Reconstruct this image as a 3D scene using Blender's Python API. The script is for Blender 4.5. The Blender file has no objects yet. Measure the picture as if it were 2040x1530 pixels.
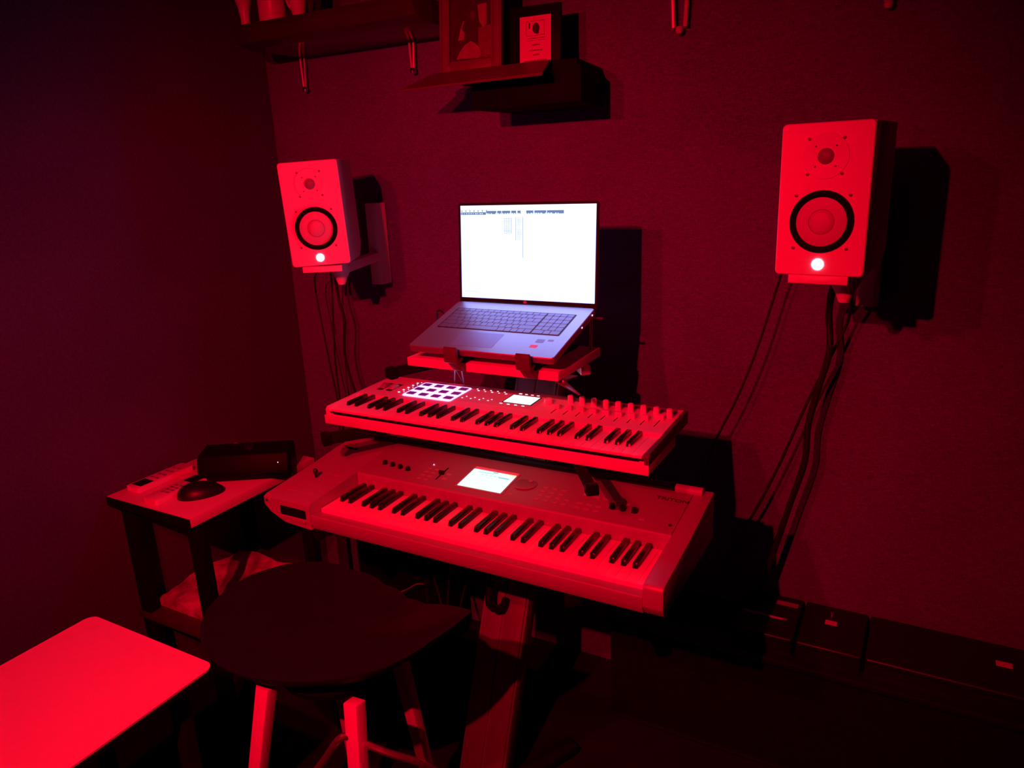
import bpy, bmesh, math, random
from mathutils import Vector, Matrix
random.seed(7)
S = bpy.context.scene
H = 1.65                      # eye height of the camera; all z below are written relative to it

# ------------------------------------------------------------------ camera, world, lights, exposure
cd = bpy.data.cameras.new('camera')
cam = bpy.data.objects.new('camera', cd)
S.collection.objects.link(cam)
cd.sensor_width = 36.0
cd.lens = 1474.0 / 2040.0 * 36.0
cd.clip_start = 0.02
RX, RY, RZ = (0.87482078, 0.09970384, -0.47407567), (0.48254893, -0.26587588, 0.83453972), (-0.04283847, -0.9588374, -0.28070573)
right = Vector((RX[0], RY[0], RZ[0])); down = Vector((RX[1], RY[1], RZ[1])); fwd = Vector((RX[2], RY[2], RZ[2]))
m = Matrix((right, -down, -fwd)).transposed().to_4x4()
m.translation = Vector((0, 0, H))
cam.matrix_world = m
S.camera = cam

S.view_settings.view_transform = 'Standard'
S.view_settings.look = 'None'
S.view_settings.gamma = 1.0
S.view_settings.exposure = 0.0
S.view_settings.use_curve_mapping = False

w = bpy.data.worlds.new('world'); S.world = w
w.use_nodes = True
w.node_tree.nodes['Background'].inputs[0].default_value = (0.45, 0.05, 1.0, 1)
w.node_tree.nodes['Background'].inputs[1].default_value = 0.020

def lamp(name, loc, energy, col, target, size, radius):
    d = bpy.data.lights.new(name, 'SPOT')
    d.energy = energy; d.color = col; d.shadow_soft_size = radius
    d.spot_size = math.radians(size); d.spot_blend = 1.0
    o = bpy.data.objects.new(name, d); S.collection.objects.link(o)
    o.location = (loc[0], loc[1], loc[2] + H)
    t = Vector(target) - Vector(loc)
    o.rotation_euler = t.to_track_quat('-Z', 'Y').to_euler()
    return o
RED = (1.0, 0.0, 0.018)
lamp('red_lamp', (-0.58, -0.28, 0.41), 172, RED, (-1.12, 1.55, -0.76), 93, 0.012)
lamp('red_lamp', (-0.89, -0.16, 0.42), 74, RED, (-1.20, 1.55, -0.76), 98, 0.016)
# ------------------------------------------------------------------ materials
def mat(name, col, rough=0.5, metal=0.0, emis=None, es=0.0, noise=0.0, nscale=60, bump=0.0, bscale=200, spec=0.5, coat=0.0):
    m = bpy.data.materials.new(name); m.use_nodes = True
    nt = m.node_tree; b = nt.nodes['Principled BSDF']
    b.inputs['Base Color'].default_value = (*col, 1)
    b.inputs['Roughness'].default_value = rough
    b.inputs['Metallic'].default_value = metal
    b.inputs['Specular IOR Level'].default_value = spec
    b.inputs['Coat Weight'].default_value = coat
    if emis:
        b.inputs['Emission Color'].default_value = (*emis, 1)
        b.inputs['Emission Strength'].default_value = es
    tc = nt.nodes.new('ShaderNodeTexCoord')
    if noise > 0:
        n = nt.nodes.new('ShaderNodeTexNoise'); n.inputs['Scale'].default_value = nscale; n.inputs['Detail'].default_value = 4
        mr = nt.nodes.new('ShaderNodeMapRange'); mr.inputs['From Min'].default_value = 0.3; mr.inputs['From Max'].default_value = 0.7; mr.inputs['To Min'].default_value = 1 - noise; mr.inputs['To Max'].default_value = 1 + noise
        mx = nt.nodes.new('ShaderNodeVectorMath'); mx.operation = 'SCALE'; mx.inputs[0].default_value = col
        nt.links.new(tc.outputs['Object'], n.inputs['Vector']); nt.links.new(n.outputs['Fac'], mr.inputs['Value'])
        nt.links.new(mr.outputs['Result'], mx.inputs['Scale']); nt.links.new(mx.outputs[0], b.inputs['Base Color'])
    if bump > 0:
        n2 = nt.nodes.new('ShaderNodeTexNoise'); n2.inputs['Scale'].default_value = bscale; n2.inputs['Detail'].default_value = 3
        bp = nt.nodes.new('ShaderNodeBump'); bp.inputs['Strength'].default_value = bump; bp.inputs['Distance'].default_value = 0.002
        nt.links.new(tc.outputs['Object'], n2.inputs['Vector']); nt.links.new(n2.outputs['Fac'], bp.inputs['Height'])
        nt.links.new(bp.outputs['Normal'], b.inputs['Normal'])
    return m

def fabric_wall(name, col):
    m = mat(name, col, 0.9, spec=0.15)
    nt = m.node_tree; b = nt.nodes['Principled BSDF']
    tc = nt.nodes.new('ShaderNodeTexCoord')
    mp = nt.nodes.new('ShaderNodeMapping'); mp.inputs['Scale'].default_value = (90, 90, 420)
    mp2 = nt.nodes.new('ShaderNodeMapping'); mp2.inputs['Scale'].default_value = (420, 420, 90)
    n1 = nt.nodes.new('ShaderNodeTexNoise'); n1.inputs['Scale'].default_value = 1.0
    n2 = nt.nodes.new('ShaderNodeTexNoise'); n2.inputs['Scale'].default_value = 1.0
    n3 = nt.nodes.new('ShaderNodeTexNoise'); n3.inputs['Scale'].default_value = 2.2
    ad = nt.nodes.new('ShaderNodeMath'); ad.operation = 'ADD'
    ad2 = nt.nodes.new('ShaderNodeMath'); ad2.operation = 'MULTIPLY_ADD'; ad2.inputs[1].default_value = 0.6
    mr = nt.nodes.new('ShaderNodeMapRange'); mr.inputs['From Min'].default_value = 0.9; mr.inputs['From Max'].default_value = 1.7
    mr.inputs['To Min'].default_value = 0.55; mr.inputs['To Max'].default_value = 1.45
    mx = nt.nodes.new('ShaderNodeVectorMath'); mx.operation = 'SCALE'; mx.inputs[0].default_value = col
    bp = nt.nodes.new('ShaderNodeBump'); bp.inputs['Strength'].default_value = 0.5; bp.inputs['Distance'].default_value = 0.001
    L = nt.links.new
    L(tc.outputs['Object'], mp.inputs[0]); L(tc.outputs['Object'], mp2.inputs[0]); L(tc.outputs['Object'], n3.inputs['Vector'])
    L(mp.outputs[0], n1.inputs['Vector']); L(mp2.outputs[0], n2.inputs['Vector'])
    L(n1.outputs['Fac'], ad.inputs[0]); L(n2.outputs['Fac'], ad.inputs[1])
    L(n3.outputs['Fac'], ad2.inputs[0]); L(ad.outputs[0], ad2.inputs[2])
    L(ad2.outputs[0], mr.inputs['Value']); L(mr.outputs['Result'], mx.inputs['Scale']); L(mx.outputs[0], b.inputs['Base Color'])
    L(ad.outputs[0], bp.inputs['Height']); L(bp.outputs['Normal'], b.inputs['Normal'])
    return m

def screen_mat(name, col, strength):
    m = bpy.data.materials.new(name); m.use_nodes = True
    nt = m.node_tree; b = nt.nodes['Principled BSDF']
    b.inputs['Base Color'].default_value = (0.02, 0.02, 0.02, 1); b.inputs['Roughness'].default_value = 0.3
    b.inputs['Emission Color'].default_value = (*col, 1); b.inputs['Emission Strength'].default_value = strength
    return m

M = dict(
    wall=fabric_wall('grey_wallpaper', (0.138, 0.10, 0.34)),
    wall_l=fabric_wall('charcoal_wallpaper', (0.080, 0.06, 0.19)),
    ceil=mat('ceiling_paint', (0.05, 0.05, 0.05), 0.9),
    floor=mat('dark_floor', (0.012, 0.012, 0.03), 0.85, noise=0.3, nscale=8, spec=0.2),
    white=mat('white_plastic', (0.90, 0.72, 0.80), 0.45, noise=0.02),
    whitem=mat('white_matt', (0.72, 0.72, 0.72), 0.6, noise=0.03),
    key=mat('white_key', (0.95, 0.74, 0.84), 0.45),
    black=mat('black_plastic', (0.009, 0.009, 0.02), 0.42, noise=0.2),
    blackm=mat('black_matt', (0.009, 0.009, 0.02), 0.75, noise=0.2, spec=0.08),
    bkey=mat('black_key', (0.012, 0.012, 0.012), 0.18, spec=0.6),
    rubber=mat('black_rubber', (0.006, 0.006, 0.008), 0.5, spec=0.08),
    silver=mat('silver_case', (0.42, 0.40, 0.42), 0.45, metal=0.15, noise=0.03),
    silverd=mat('silver_panel', (0.30, 0.29, 0.31), 0.42, metal=0.15, noise=0.03),
    print_=mat('panel_print', (0.42, 0.42, 0.43), 0.5),
    alu=mat('brushed_aluminium', (0.34, 0.34, 0.35), 0.38, metal=0.55, noise=0.05, nscale=40),
    lap=mat('laptop_aluminium', (0.56, 0.60, 0.66), 0.42, metal=0.85, noise=0.02),
    lkey=mat('laptop_key', (0.30, 0.34, 0.42), 0.45, metal=0.7),
    lwell=mat('laptop_keyboard_well', (0.03, 0.03, 0.05), 0.5),
    tpad=mat('touchpad', (0.34, 0.50, 0.68), 0.45, metal=0.6),
    bezel=mat('screen_bezel', (0.010, 0.010, 0.012), 0.5, spec=0.2),
    plank=mat('white_laminate', (0.76, 0.60, 0.66), 0.5, noise=0.02),
    edgegrey=mat('plank_edge', (0.50, 0.50, 0.50), 0.6),
    chrome=mat('chrome', (0.85, 0.85, 0.85), 0.12, metal=1.0),
    steel=mat('steel', (0.6, 0.6, 0.62), 0.3, metal=0.9),
    wood=mat('white_wood_leg', (0.74, 0.74, 0.74), 0.5, noise=0.03, nscale=30),
    seat=mat('dark_seat', (0.010, 0.009, 0.030), 0.6, spec=0.25, noise=0.15, nscale=20),
    shelfb=mat('dark_shelf', (0.007, 0.006, 0.007), 0.6, noise=0.2, nscale=20, spec=0.03),
    shelfg=mat('dark_gloss_shelf', (0.045, 0.04, 0.04), 0.2, noise=0.2, nscale=10),
    panelw=mat('walnut_board', (0.135, 0.12, 0.11), 0.4, noise=0.12, nscale=12),
    paper=mat('paper', (0.78, 0.76, 0.72), 0.7),
    ink=mat('ink', (0.04, 0.03, 0.03), 0.7),
    grey=mat('grey_plastic', (0.30, 0.30, 0.31), 0.4),
    purplew=mat('grey_knob', (0.42, 0.42, 0.44), 0.4),
    cable=mat('black_cable', (0.010, 0.010, 0.010), 0.55),
    wcable=mat('white_cable', (0.75, 0.75, 0.80), 0.4),
    cup=mat('white_ceramic', (0.66, 0.64, 0.62), 0.35),
    frame=mat('picture_frame_wood', (0.15, 0.13, 0.125), 0.5, noise=0.15, nscale=30),
    photo_d=mat('photo_dark', (0.035, 0.03, 0.03), 0.6, noise=0.4, nscale=25),
    photo_f=mat('photo_face', (0.07, 0.055, 0.055), 0.6, noise=0.3, nscale=60),
    photo_m=mat('photo_mid', (0.16, 0.13, 0.12), 0.6, noise=0.3, nscale=40),
    photo_l=mat('photo_light', (0.26, 0.23, 0.21), 0.6, noise=0.2, nscale=40),
    bag=mat('speckled_paper', (0.48, 0.44, 0.44), 0.8, noise=0.55, nscale=22, bump=0.6, bscale=60),
    scr=screen_mat('laptop_display', (0.31, 0.375, 1.0), 3.2),
    scr_w=screen_mat('display_white_band', (0.6, 0.65, 1.0), 2.0),
    scr_b=screen_mat('display_blue_ink', (0.12, 0.25, 0.42), 1.0),
    scr_d=screen_mat('display_dark_ink', (0.12, 0.20, 0.26), 0.8),
    scr_s=screen_mat('display_soft_ink', (0.60, 0.80, 0.90), 1.25),
    scr_t=screen_mat('synth_display', (0.80, 1.0, 0.98), 1.15),
    scr_tc=screen_mat('synth_display_cyan', (0.30, 0.80, 0.85), 0.9),
    scr_ty=screen_mat('synth_display_yellow', (1.0, 0.70, 0.35), 1.3),
    scr_k=screen_mat('controller_display', (0.95, 1.0, 1.0), 1.2),
    glow=screen_mat('pad_glow', (1.0, 0.36, 1.0), 2.6),
    pad=mat('pad_rubber', (0.09, 0.045, 0.10), 0.6, emis=(0.25, 0.02, 0.30), es=0.35),
    led=screen_mat('violet_led', (1.0, 0.60, 1.0), 1.8),
    ledw=screen_mat('white_led', (1.0, 0.75, 1.0), 1.8),
    ledr=screen_mat('pink_led', (1.0, 0.45, 0.55), 1.6),
    plight=screen_mat('power_light', (1.0, 0.72, 1.0), 5.0),
    pinks=mat('pink_sticker', (0.8, 0.15, 0.25), 0.5),
    clip=mat('dark_clip', (0.10, 0.08, 0.10), 0.5),
    satin=mat('satin_metal', (0.78, 0.70, 0.74), 0.3, metal=0.25),
    midshelf=mat('brown_shelf', (0.06, 0.05, 0.06), 0.5, noise=0.2, nscale=20),
    cone=mat('white_cone', (0.62, 0.62, 0.62), 0.5),
    tweet=mat('grey_dome', (0.26, 0.26, 0.27), 0.5),
    horn=mat('white_horn', (0.86, 0.69, 0.77), 0.45),
    screw=mat('screw_grey', (0.18, 0.18, 0.18), 0.4, metal=0.5),
    capred=mat('matt_edge', (0.55, 0.55, 0.55), 0.6),
)

# ------------------------------------------------------------------ mesh helpers
def T(bm, n0, M4):
    if M4 is not None:
        vs = list(bm.verts)[n0:]
        bmesh.ops.transform(bm, matrix=M4, verts=vs)

def box(bm, lo, hi, bev=0.0, seg=2, M4=None):
    t = bmesh.new()
    bmesh.ops.create_cube(t, size=1.0)
    for v in t.verts:
        v.co = Vector([lo[i] + (v.co[i] + 0.5) * (hi[i] - lo[i]) for i in range(3)])
    if bev > 0:
        bmesh.ops.bevel(t, geom=list(t.edges), offset=bev, segments=seg, profile=0.5, affect='EDGES')
    if M4 is not None: bmesh.ops.transform(t, matrix=M4, verts=t.verts)
    merge(bm, t)
    return bm

def merge(bm, t):
    me = bpy.data.meshes.new('tmp'); t.to_mesh(me); t.free(); bm.from_mesh(me); bpy.data.meshes.remove(me)

def prism(bm, pts, axis, a, b, bev=0.0, M4=None):
    """polygon pts (2D) extruded along axis from a to b"""
    t = bmesh.new()
    def P(p, h):
        return {'x': (h, p[0], p[1]), 'y': (p[0], h, p[1]), 'z': (p[0], p[1], h)}[axis]
    va = [t.verts.new(P(p, a)) for p in pts]; vb = [t.verts.new(P(p, b)) for p in pts]
    n = len(pts)
    t.faces.new(va); t.faces.new(vb[::-1])
    for i in range(n): t.faces.new((va[i], vb[i], vb[(i + 1) % n], va[(i + 1) % n]))
    bmesh.ops.recalc_face_normals(t, faces=t.faces)
    if bev > 0: bmesh.ops.bevel(t, geom=list(t.edges), offset=bev, segments=2, profile=0.5, affect='EDGES')
    if M4 is not None: bmesh.ops.transform(t, matrix=M4, verts=t.verts)
    merge(bm, t); return bm

def lathe(bm, prof, c=(0, 0, 0), axis='z', seg=32, M4=None):
    t = bmesh.new(); rings = []
    def P(r, h, a):
        x, y = r * math.cos(a), r * math.sin(a)
        return {'z': (c[0] + x, c[1] + y, c[2] + h), 'y': (c[0] + x, c[1] + h, c[2] + y), 'x': (c[0] + h, c[1] + x, c[2] + y)}[axis]
    for r, h in prof:
        if r <= 1e-6: rings.append([t.verts.new(P(0, h, 0))])
        else: rings.append([t.verts.new(P(r, h, 2 * math.pi * i / seg)) for i in range(seg)])
    for A, B in zip(rings, rings[1:]):
        for i in range(seg):
            j = (i + 1) % seg
            if len(A) == 1 and len(B) == 1: continue
            if len(A) == 1: t.faces.new((A[0], B[i], B[j]))
            elif len(B) == 1: t.faces.new((A[i], A[j], B[0]))
            else: t.faces.new((A[i], A[j], B[j], B[i]))
    bmesh.ops.recalc_face_normals(t, faces=t.faces)
    if M4 is not None: bmesh.ops.transform(t, matrix=M4, verts=t.verts)
    merge(bm, t); return bm

def cyl(bm, c, r, h, axis='z', r2=None, seg=24, M4=None):
    r2 = r if r2 is None else r2
    return lathe(bm, [(0, 0), (r, 0), (r2, h), (0, h)], c, axis, seg, M4)

def smoothpts(pts, n=8):
    pts = [Vector(p) for p in pts]; out = []
    for i in range(len(pts) - 1):
        p0 = pts[max(i - 1, 0)]; p1 = pts[i]; p2 = pts[i + 1]; p3 = pts[min(i + 2, len(pts) - 1)]
        for k in range(n):
            t = k / n
            out.append(0.5 * ((2 * p1) + (-p0 + p2) * t + (2 * p0 - 5 * p1 + 4 * p2 - p3) * t * t + (-p0 + 3 * p1 - 3 * p2 + p3) * t ** 3))
    out.append(pts[-1]); return out

def tube(bm, pts, r, seg=10, smooth=True):
    P = smoothpts(pts) if smooth and len(pts) > 2 else [Vector(p) for p in pts]
    t = bmesh.new(); rings = []
    up = Vector((0.13, 0.31, 0.94))
    for i, p in enumerate(P):
        d = (P[min(i + 1, len(P) - 1)] - P[max(i - 1, 0)]).normalized()
        a = d.cross(up)
        if a.length < 1e-3: a = d.cross(Vector((1, 0, 0)))
        a.normalize(); b = d.cross(a).normalized()
        rr = r[i] if isinstance(r, (list, tuple)) else r
        rings.append([t.verts.new(p + a * rr * math.cos(2 * math.pi * k / seg) + b * rr * math.sin(2 * math.pi * k / seg)) for k in range(seg)])
    for A, B in zip(rings, rings[1:]):
        for k in range(seg): t.faces.new((A[k], A[(k + 1) % seg], B[(k + 1) % seg], B[k]))
    t.faces.new(rings[0]); t.faces.new(rings[-1][::-1])
    bmesh.ops.recalc_face_normals(t, faces=t.faces)
    merge(bm, t); return bm

def bar(bm, p, q, w_, h_, bev=0.0, up=(0, 0, 1), w2=None, h2=None):
    """rectangular bar from p to q, width w_ across, height h_ along up"""
    p, q = Vector(p), Vector(q); d = (q - p).normalized(); u = Vector(up)
    s = d.cross(u).normalized(); u = s.cross(d).normalized()
    w2 = w_ if w2 is None else w2; h2 = h_ if h2 is None else h2
    t = bmesh.new(); A = []; B = []
    for sx, sy in ((-1, -1), (1, -1), (1, 1), (-1, 1)):
        A.append(t.verts.new(p + s * sx * w_ / 2 + u * sy * h_ / 2)); B.append(t.verts.new(q + s * sx * w2 / 2 + u * sy * h2 / 2))
    t.faces.new(A); t.faces.new(B[::-1])
    for k in range(4): t.faces.new((A[k], B[k], B[(k + 1) % 4], A[(k + 1) % 4]))
    bmesh.ops.recalc_face_normals(t, faces=t.faces)
    if bev > 0: bmesh.ops.bevel(t, geom=list(t.edges), offset=bev, segments=2, profile=0.5, affect='EDGES')
    merge(bm, t); return bm

def rrect(x0, y0, x1, y1, r, n=6):
    out = []
    for cx, cy, a0 in ((x1 - r, y1 - r, 0), (x0 + r, y1 - r, 90), (x0 + r, y0 + r, 180), (x1 - r, y0 + r, 270)):
        for k in range(n + 1):
            a = math.radians(a0 + 90 * k / n); out.append((cx + r * math.cos(a), cy + r * math.sin(a)))
    return out

NB = bmesh.new
ORG = {}
def thing(name, label, cat, loc, rotz=0.0, group=None):
    o = bpy.data.objects.new(name, None); S.collection.objects.link(o)
    o.empty_display_size = 0.05
    o.location = (loc[0], loc[1], loc[2] + H); o.rotation_euler = (0, 0, rotz)
    o['label'] = label; o['category'] = cat
    if group: o['group'] = group
    ORG[o.name] = Vector(loc)
    return o

def part(name, bm, ma, parent, local=False, label=None, smooth=True, stuff=False):
    """mesh part; its vertices are written in room coordinates unless local"""
    r = parent
    while r.parent: r = r.parent
    me = bpy.data.meshes.new(name)
    if not local: bmesh.ops.translate(bm, vec=-ORG[r.name], verts=bm.verts)
    bm.to_mesh(me); bm.free(); me.materials.append(M[ma])
    if smooth: smooth_mesh(me)
    o = bpy.data.objects.new(name, me); S.collection.objects.link(o); o.parent = parent
    if label: o['label'] = label
    if stuff: o['kind'] = 'stuff'
    return o

def smooth_mesh(me, ang=35):
    for p in me.polygons: p.use_smooth = True
    me.set_sharp_from_angle(angle=math.radians(ang))

def solo(name, bm, ma, label, cat, group=None, base=None):
    """a thing that is one mesh"""
    if base is None:
        base = Vector((sum(v.co.x for v in bm.verts) / len(bm.verts), sum(v.co.y for v in bm.verts) / len(bm.verts), min(v.co.z for v in bm.verts)))
    base = Vector(base)
    me = bpy.data.meshes.new(name); bmesh.ops.translate(bm, vec=-base, verts=bm.verts); bm.to_mesh(me); bm.free(); me.materials.append(M[ma])
    smooth_mesh(me)
    o = bpy.data.objects.new(name, me); S.collection.objects.link(o); o.location = base + Vector((0, 0, H))
    o['label'] = label; o['category'] = cat
    if group: o['group'] = group
    ORG[o.name] = base
    return o

def struct(name, lo, hi, ma):
    bm = NB(); box(bm, lo, hi)
    me = bpy.data.meshes.new(name); bm.to_mesh(me); bm.free(); me.materials.append(M[ma])
    o = bpy.data.objects.new(name, me); S.collection.objects.link(o); o.location = (0, 0, H); o['kind'] = 'structure'; return o

def text_bm(body, size, depth, M4, bold=0.0):
    cu = bpy.data.curves.new('t', 'FONT'); cu.body = body; cu.size = size; cu.extrude = depth; cu.offset = bold
    cu.align_x = 'CENTER'; cu.align_y = 'CENTER'; cu.resolution_u = 3
    ob = bpy.data.objects.new('t', cu); S.collection.objects.link(ob)
    dg = bpy.context.evaluated_depsgraph_get(); me = bpy.data.meshes.new_from_object(ob.evaluated_get(dg))
    bm = NB(); bm.from_mesh(me); bmesh.ops.transform(bm, matrix=M4, verts=bm.verts)
    bpy.data.objects.remove(ob); bpy.data.curves.remove(cu); bpy.data.meshes.remove(me)
    return bm

def clone(o, parent=None, dx=(0, 0, 0)):
    c = o.copy(); S.collection.objects.link(c); c.parent = parent
    c.location = Vector(o.location) + Vector(dx)
    return c

def plane_frame(origin, ydir):
    """local x = room x, local y = ydir, local z = up-normal of the plane"""
    x = Vector((1, 0, 0)); y = Vector(ydir).normalized(); z = x.cross(y)
    mm = Matrix((x, y, z)).transposed().to_4x4(); mm.translation = Vector(origin); return mm

# ------------------------------------------------------------------ the room
F = -H
struct('floor', (-2.3, -1.6, F - 0.05), (1.9, 2.25, F), 'floor')
struct('ceiling', (-2.3, -1.6, 0.95), (1.9, 2.25, 1.0), 'ceil')
struct('wall_back', (-2.1, 2.05, F), (1.8, 2.15, 0.95), 'wall')
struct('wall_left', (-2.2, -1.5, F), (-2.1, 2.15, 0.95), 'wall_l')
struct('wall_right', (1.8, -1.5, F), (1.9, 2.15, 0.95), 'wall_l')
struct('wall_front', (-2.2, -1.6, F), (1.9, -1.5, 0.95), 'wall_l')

# ------------------------------------------------------------------ studio monitors
def make_monitor(label, loc, deg):
    W, D, Ht = 0.165, 0.222, 0.285
    t = thing('studio_monitor', label, 'speaker', loc, math.radians(deg), 'white studio monitors on the wall')
    bm = NB(); n = 6
    # cabinet with the lower rear edge cut away, as in the photo
    prism(bm, [(0.012, 0.001), (D - 0.045, 0.001), (D, 0.035), (D, Ht - 0.001), (0.012, Ht - 0.001)], 'x', -W / 2 + 0.001, W / 2 - 0.001, 0.002)
    part('cabinet', bm, 'white', t, True)
    # front baffle with rounded corners, holes left for the two drivers
    bm = NB()
    out = rrect(-W / 2, 0, W / 2, Ht, 0.009)
    prism(bm, out, 'y', 0.0, 0.013, 0.0)
    bf = part('baffle', bm, 'white', t, True)
    bf.modifiers.new('bevel', 'BEVEL').width = 0.002
    bf.modifiers['bevel'].limit_method = 'ANGLE'
    cz, tz = 0.103, 0.224
    bm = NB(); lathe(bm, [(0.046, -0.0006), (0.0475, -0.004), (0.053, -0.0065), (0.058, -0.004), (0.0595, -0.0004), (0.0595, 0.002), (0.046, 0.002)], (0, 0, cz), 'y', 64)
    part('woofer_surround', bm, 'rubber', t, True, 'black rubber ring')
    bm = NB(); lathe(bm, [(0.0475, -0.0008), (0.046, -0.0016), (0.023, 0.0 - 0.0008), (0.0, -0.0008)], (0, 0, cz), 'y', 64)
    part('woofer_cone', bm, 'cone', t, True)
    bm = NB(); lathe(bm, [(0.0228, -0.0008), (0.022, -0.0018), (0.014, -0.0042), (0.0, -0.005)], (0, 0, cz), 'y', 40)
    dc = part('dust_cap', bm, 'cone', t, True)
    bm = NB(); lathe(bm, [(0.0242, -0.0008), (0.0240, -0.0019), (0.0230, -0.0019), (0.0226, -0.0008)], (0, 0, cz), 'y', 40)
    part('dust_cap_ring', bm, 'grey', dc, True)
    bm = NB(); lathe(bm, [(0.042, -0.0002), (0.041, -0.0013), (0.030, -0.0010), (0.017, -0.0003)], (0, 0, tz), 'y', 48)
    part('tweeter_horn', bm, 'horn', t, True)
    bm = NB(); lathe(bm, [(0.0150, -0.0004), (0.013, -0.0018), (0.008, -0.0040), (0.0, -0.0050)], (0, 0, tz), 'y', 32)
    part('tweeter_dome', bm, 'tweet', t, True)
    for sx in (-1, 1):
        for sz in (-1, 1):
            for dx, dz, zc, r in ((0.031, 0.032, tz, 0.0030), (0.0185, 0.0185, tz, 0.0019), (0.049, 0.050, cz, 0.0032)):
                bm = NB(); lathe(bm, [(r, 0.0), (r, -0.0016), (r * 0.4, -0.0020), (0, -0.0012)], (sx * dx, 0, zc + sz * dz), 'y', 12)
                part('screw', bm, 'screw', t, True)
    bm = NB(); lathe(bm, [(0.0108, 0.0), (0.0108, -0.0012), (0.008, -0.0018), (0, -0.0018)], (-0.001, 0, 0.022), 'y', 24)
    part('power_light', bm, 'plight', t, True, 'small round glowing white logo light')
    return t

LS = (-1.506, 1.5865, -0.247); RS = (-0.1852, 1.555, -0.229)
make_monitor('white studio monitor on the wall mount left of the laptop, nearest the room corner', (LS[0], LS[1], LS[2] + 0.003), 31).rotation_euler[1] = math.radians(-2)
make_monitor('white studio monitor on the wall mount at right, above the hanging cable bundle', RS, -6.5)

def make_mount(label, spk, deg, pole_x, arm_side, plate=True):
    t = thing('speaker_wall_mount', label, 'wall mount', (spk[0], spk[1], spk[2] - 0.013), math.radians(deg), 'white speaker wall mounts')
    bm = NB(); prism(bm, rrect(-0.056, 0.004, 0.056, 0.15, 0.01), 'z', 0.0, 0.013); box(bm, (-0.056, 0.001, -0.004), (0.056, 0.007, 0.0128), 0.0015)
    part('tray', bm, 'white', t, True)
    bm = NB()
    lathe(bm, [(0, -0.058), (0.010, -0.056), (0.013, -0.050), (0.018, -0.036), (0.027, -0.020), (0.031, -0.010), (0.031, -0.0005), (0, -0.0005)], (0.03, 0.11, 0), 'z', 32)
    part('swivel_knob', bm, 'white', t, True)
    # arm and wall pole are laid out in room coordinates, turned back into the mount's frame
    mi = (Matrix.Translation(Vector((spk[0], spk[1], spk[2] - 0.013))) @ Matrix.Rotation(math.radians(deg), 4, 'Z'))
    kn = mi @ Vector((0.03, 0.11, 0))
    inv = mi.inverted()
    bm = NB(); zc = spk[2] - 0.013
    pole_y = 2.0
    bar(bm, (kn.x, kn.y, zc - 0.010), (pole_x + 0.0, pole_y, zc - 0.010), 0.034, 0.030, 0.004)
    bmesh.ops.transform(bm, matrix=inv, verts=bm.verts); part('arm', bm, 'white', t, True)
    bm = NB(); prism(bm, rrect(pole_x - 0.025, 1.985, pole_x + 0.025, 2.049, 0.014), 'z', -0.365, -0.095, 0.0)
    bmesh.ops.transform(bm, matrix=inv, verts=bm.verts); part('wall_pole', bm, 'white', t, True)
    return t
make_mount('white speaker wall mount with vertical pole beside the left monitor, nearest the room corner', LS, 31, -1.645, 1)
make_mount('white speaker wall mount under the right monitor, its cone knob hanging below', RS, -6.5, -0.12, -1)

# ------------------------------------------------------------------ keyboard stand
CX = -0.928
def col_y(z): return 1.775 - 0.41 * (-(z) - 0.587)
t = thing('keyboard_stand', 'tall leaning aluminium column stand carrying both keyboards and the laptop board', 'keyboard stand', (CX, col_y(F) + 0.05, F))
ax = Vector((0, -0.41, -1)).normalized(); nrm = Vector((0, -1, 0.41)).normalized()
bm = NB()
top = Vector((CX, col_y(-0.53) + 0.025, -0.53)); bot = Vector((CX, col_y(F + 0.012) + 0.025, F + 0.012))
for s in (-1, 1):
    o = Vector((s * 0.0325, 0, 0))
    bar(bm, top + o, bot + o, 0.058, 0.050, 0.004, up=nrm)
bar(bm, top, bot, 0.012, 0.040, 0, up=nrm)
part('column', bm, 'alu', t)
for s in (-1, 1):
    bm = NB(); o = Vector((s * 0.0655, 0, 0)); bar(bm, top + o - nrm * 0.004, bot + o - nrm * 0.004, 0.007, 0.052, 0.002, up=nrm)
    part('side_rail', bm, 'alu', t)
bm = NB(); box(bm, (CX - 0.070, top.y - 0.035, -0.533), (CX + 0.070, top.y + 0.035, -0.510), 0.006)
part('top_cap', bm, 'black', t, label='black cap on the column')
def arm(tip, z, part_ma='blackm', w_=0.030, h_=0.026):
    bm = NB(); root = Vector((CX + (0.05 if tip[0] > CX else -0.05), col_y(z) - 0.004, z))
    bar(bm, root, (tip[0], tip[1], z), w_, h_, 0.004)
    a = part('support_arm', bm, part_ma, t)
    d = (Vector((tip[0], tip[1], z)) - root).normalized(); bm = NB()
    bar(bm, Vector((tip[0], tip[1], z)) - d * 0.012, Vector((tip[0], tip[1], z)) + d * 0.012, w_ + 0.006, h_ + 0.005, 0.004)
    part('end_cap', bm, 'rubber', a, label='black rubber end cap')
arm((-1.31, 1.325, 0), -0.6510); arm((-0.560, 1.300, 0), -0.6460, 'blackm', w_=0.022, h_=0.018)
arm((-1.27, 1.22, 0), -0.8585); arm((-0.57, 1.22, 0), -0.8585)
arm((-1.15, 1.415, 0), -0.4830, w_=0.026, h_=0.024)
bm = NB(); bar(bm, (CX + 0.05, col_y(-0.483), -0.483), (-0.70, 1.60, -0.483), 0.026, 0.024, 0.004); bar(bm, (-0.715, 1.56, -0.486), (-0.712, 1.474, -0.4745), 0.022, 0.003, 0.001); bar(bm, (-0.714, 1.475, -0.4740), (-0.650, 1.448, -0.494), 0.026, 0.003, 0.0008, w2=0.004)
part('support_arm', bm, 'steel', t, label='bright metal arm tip under the laptop board')
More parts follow.
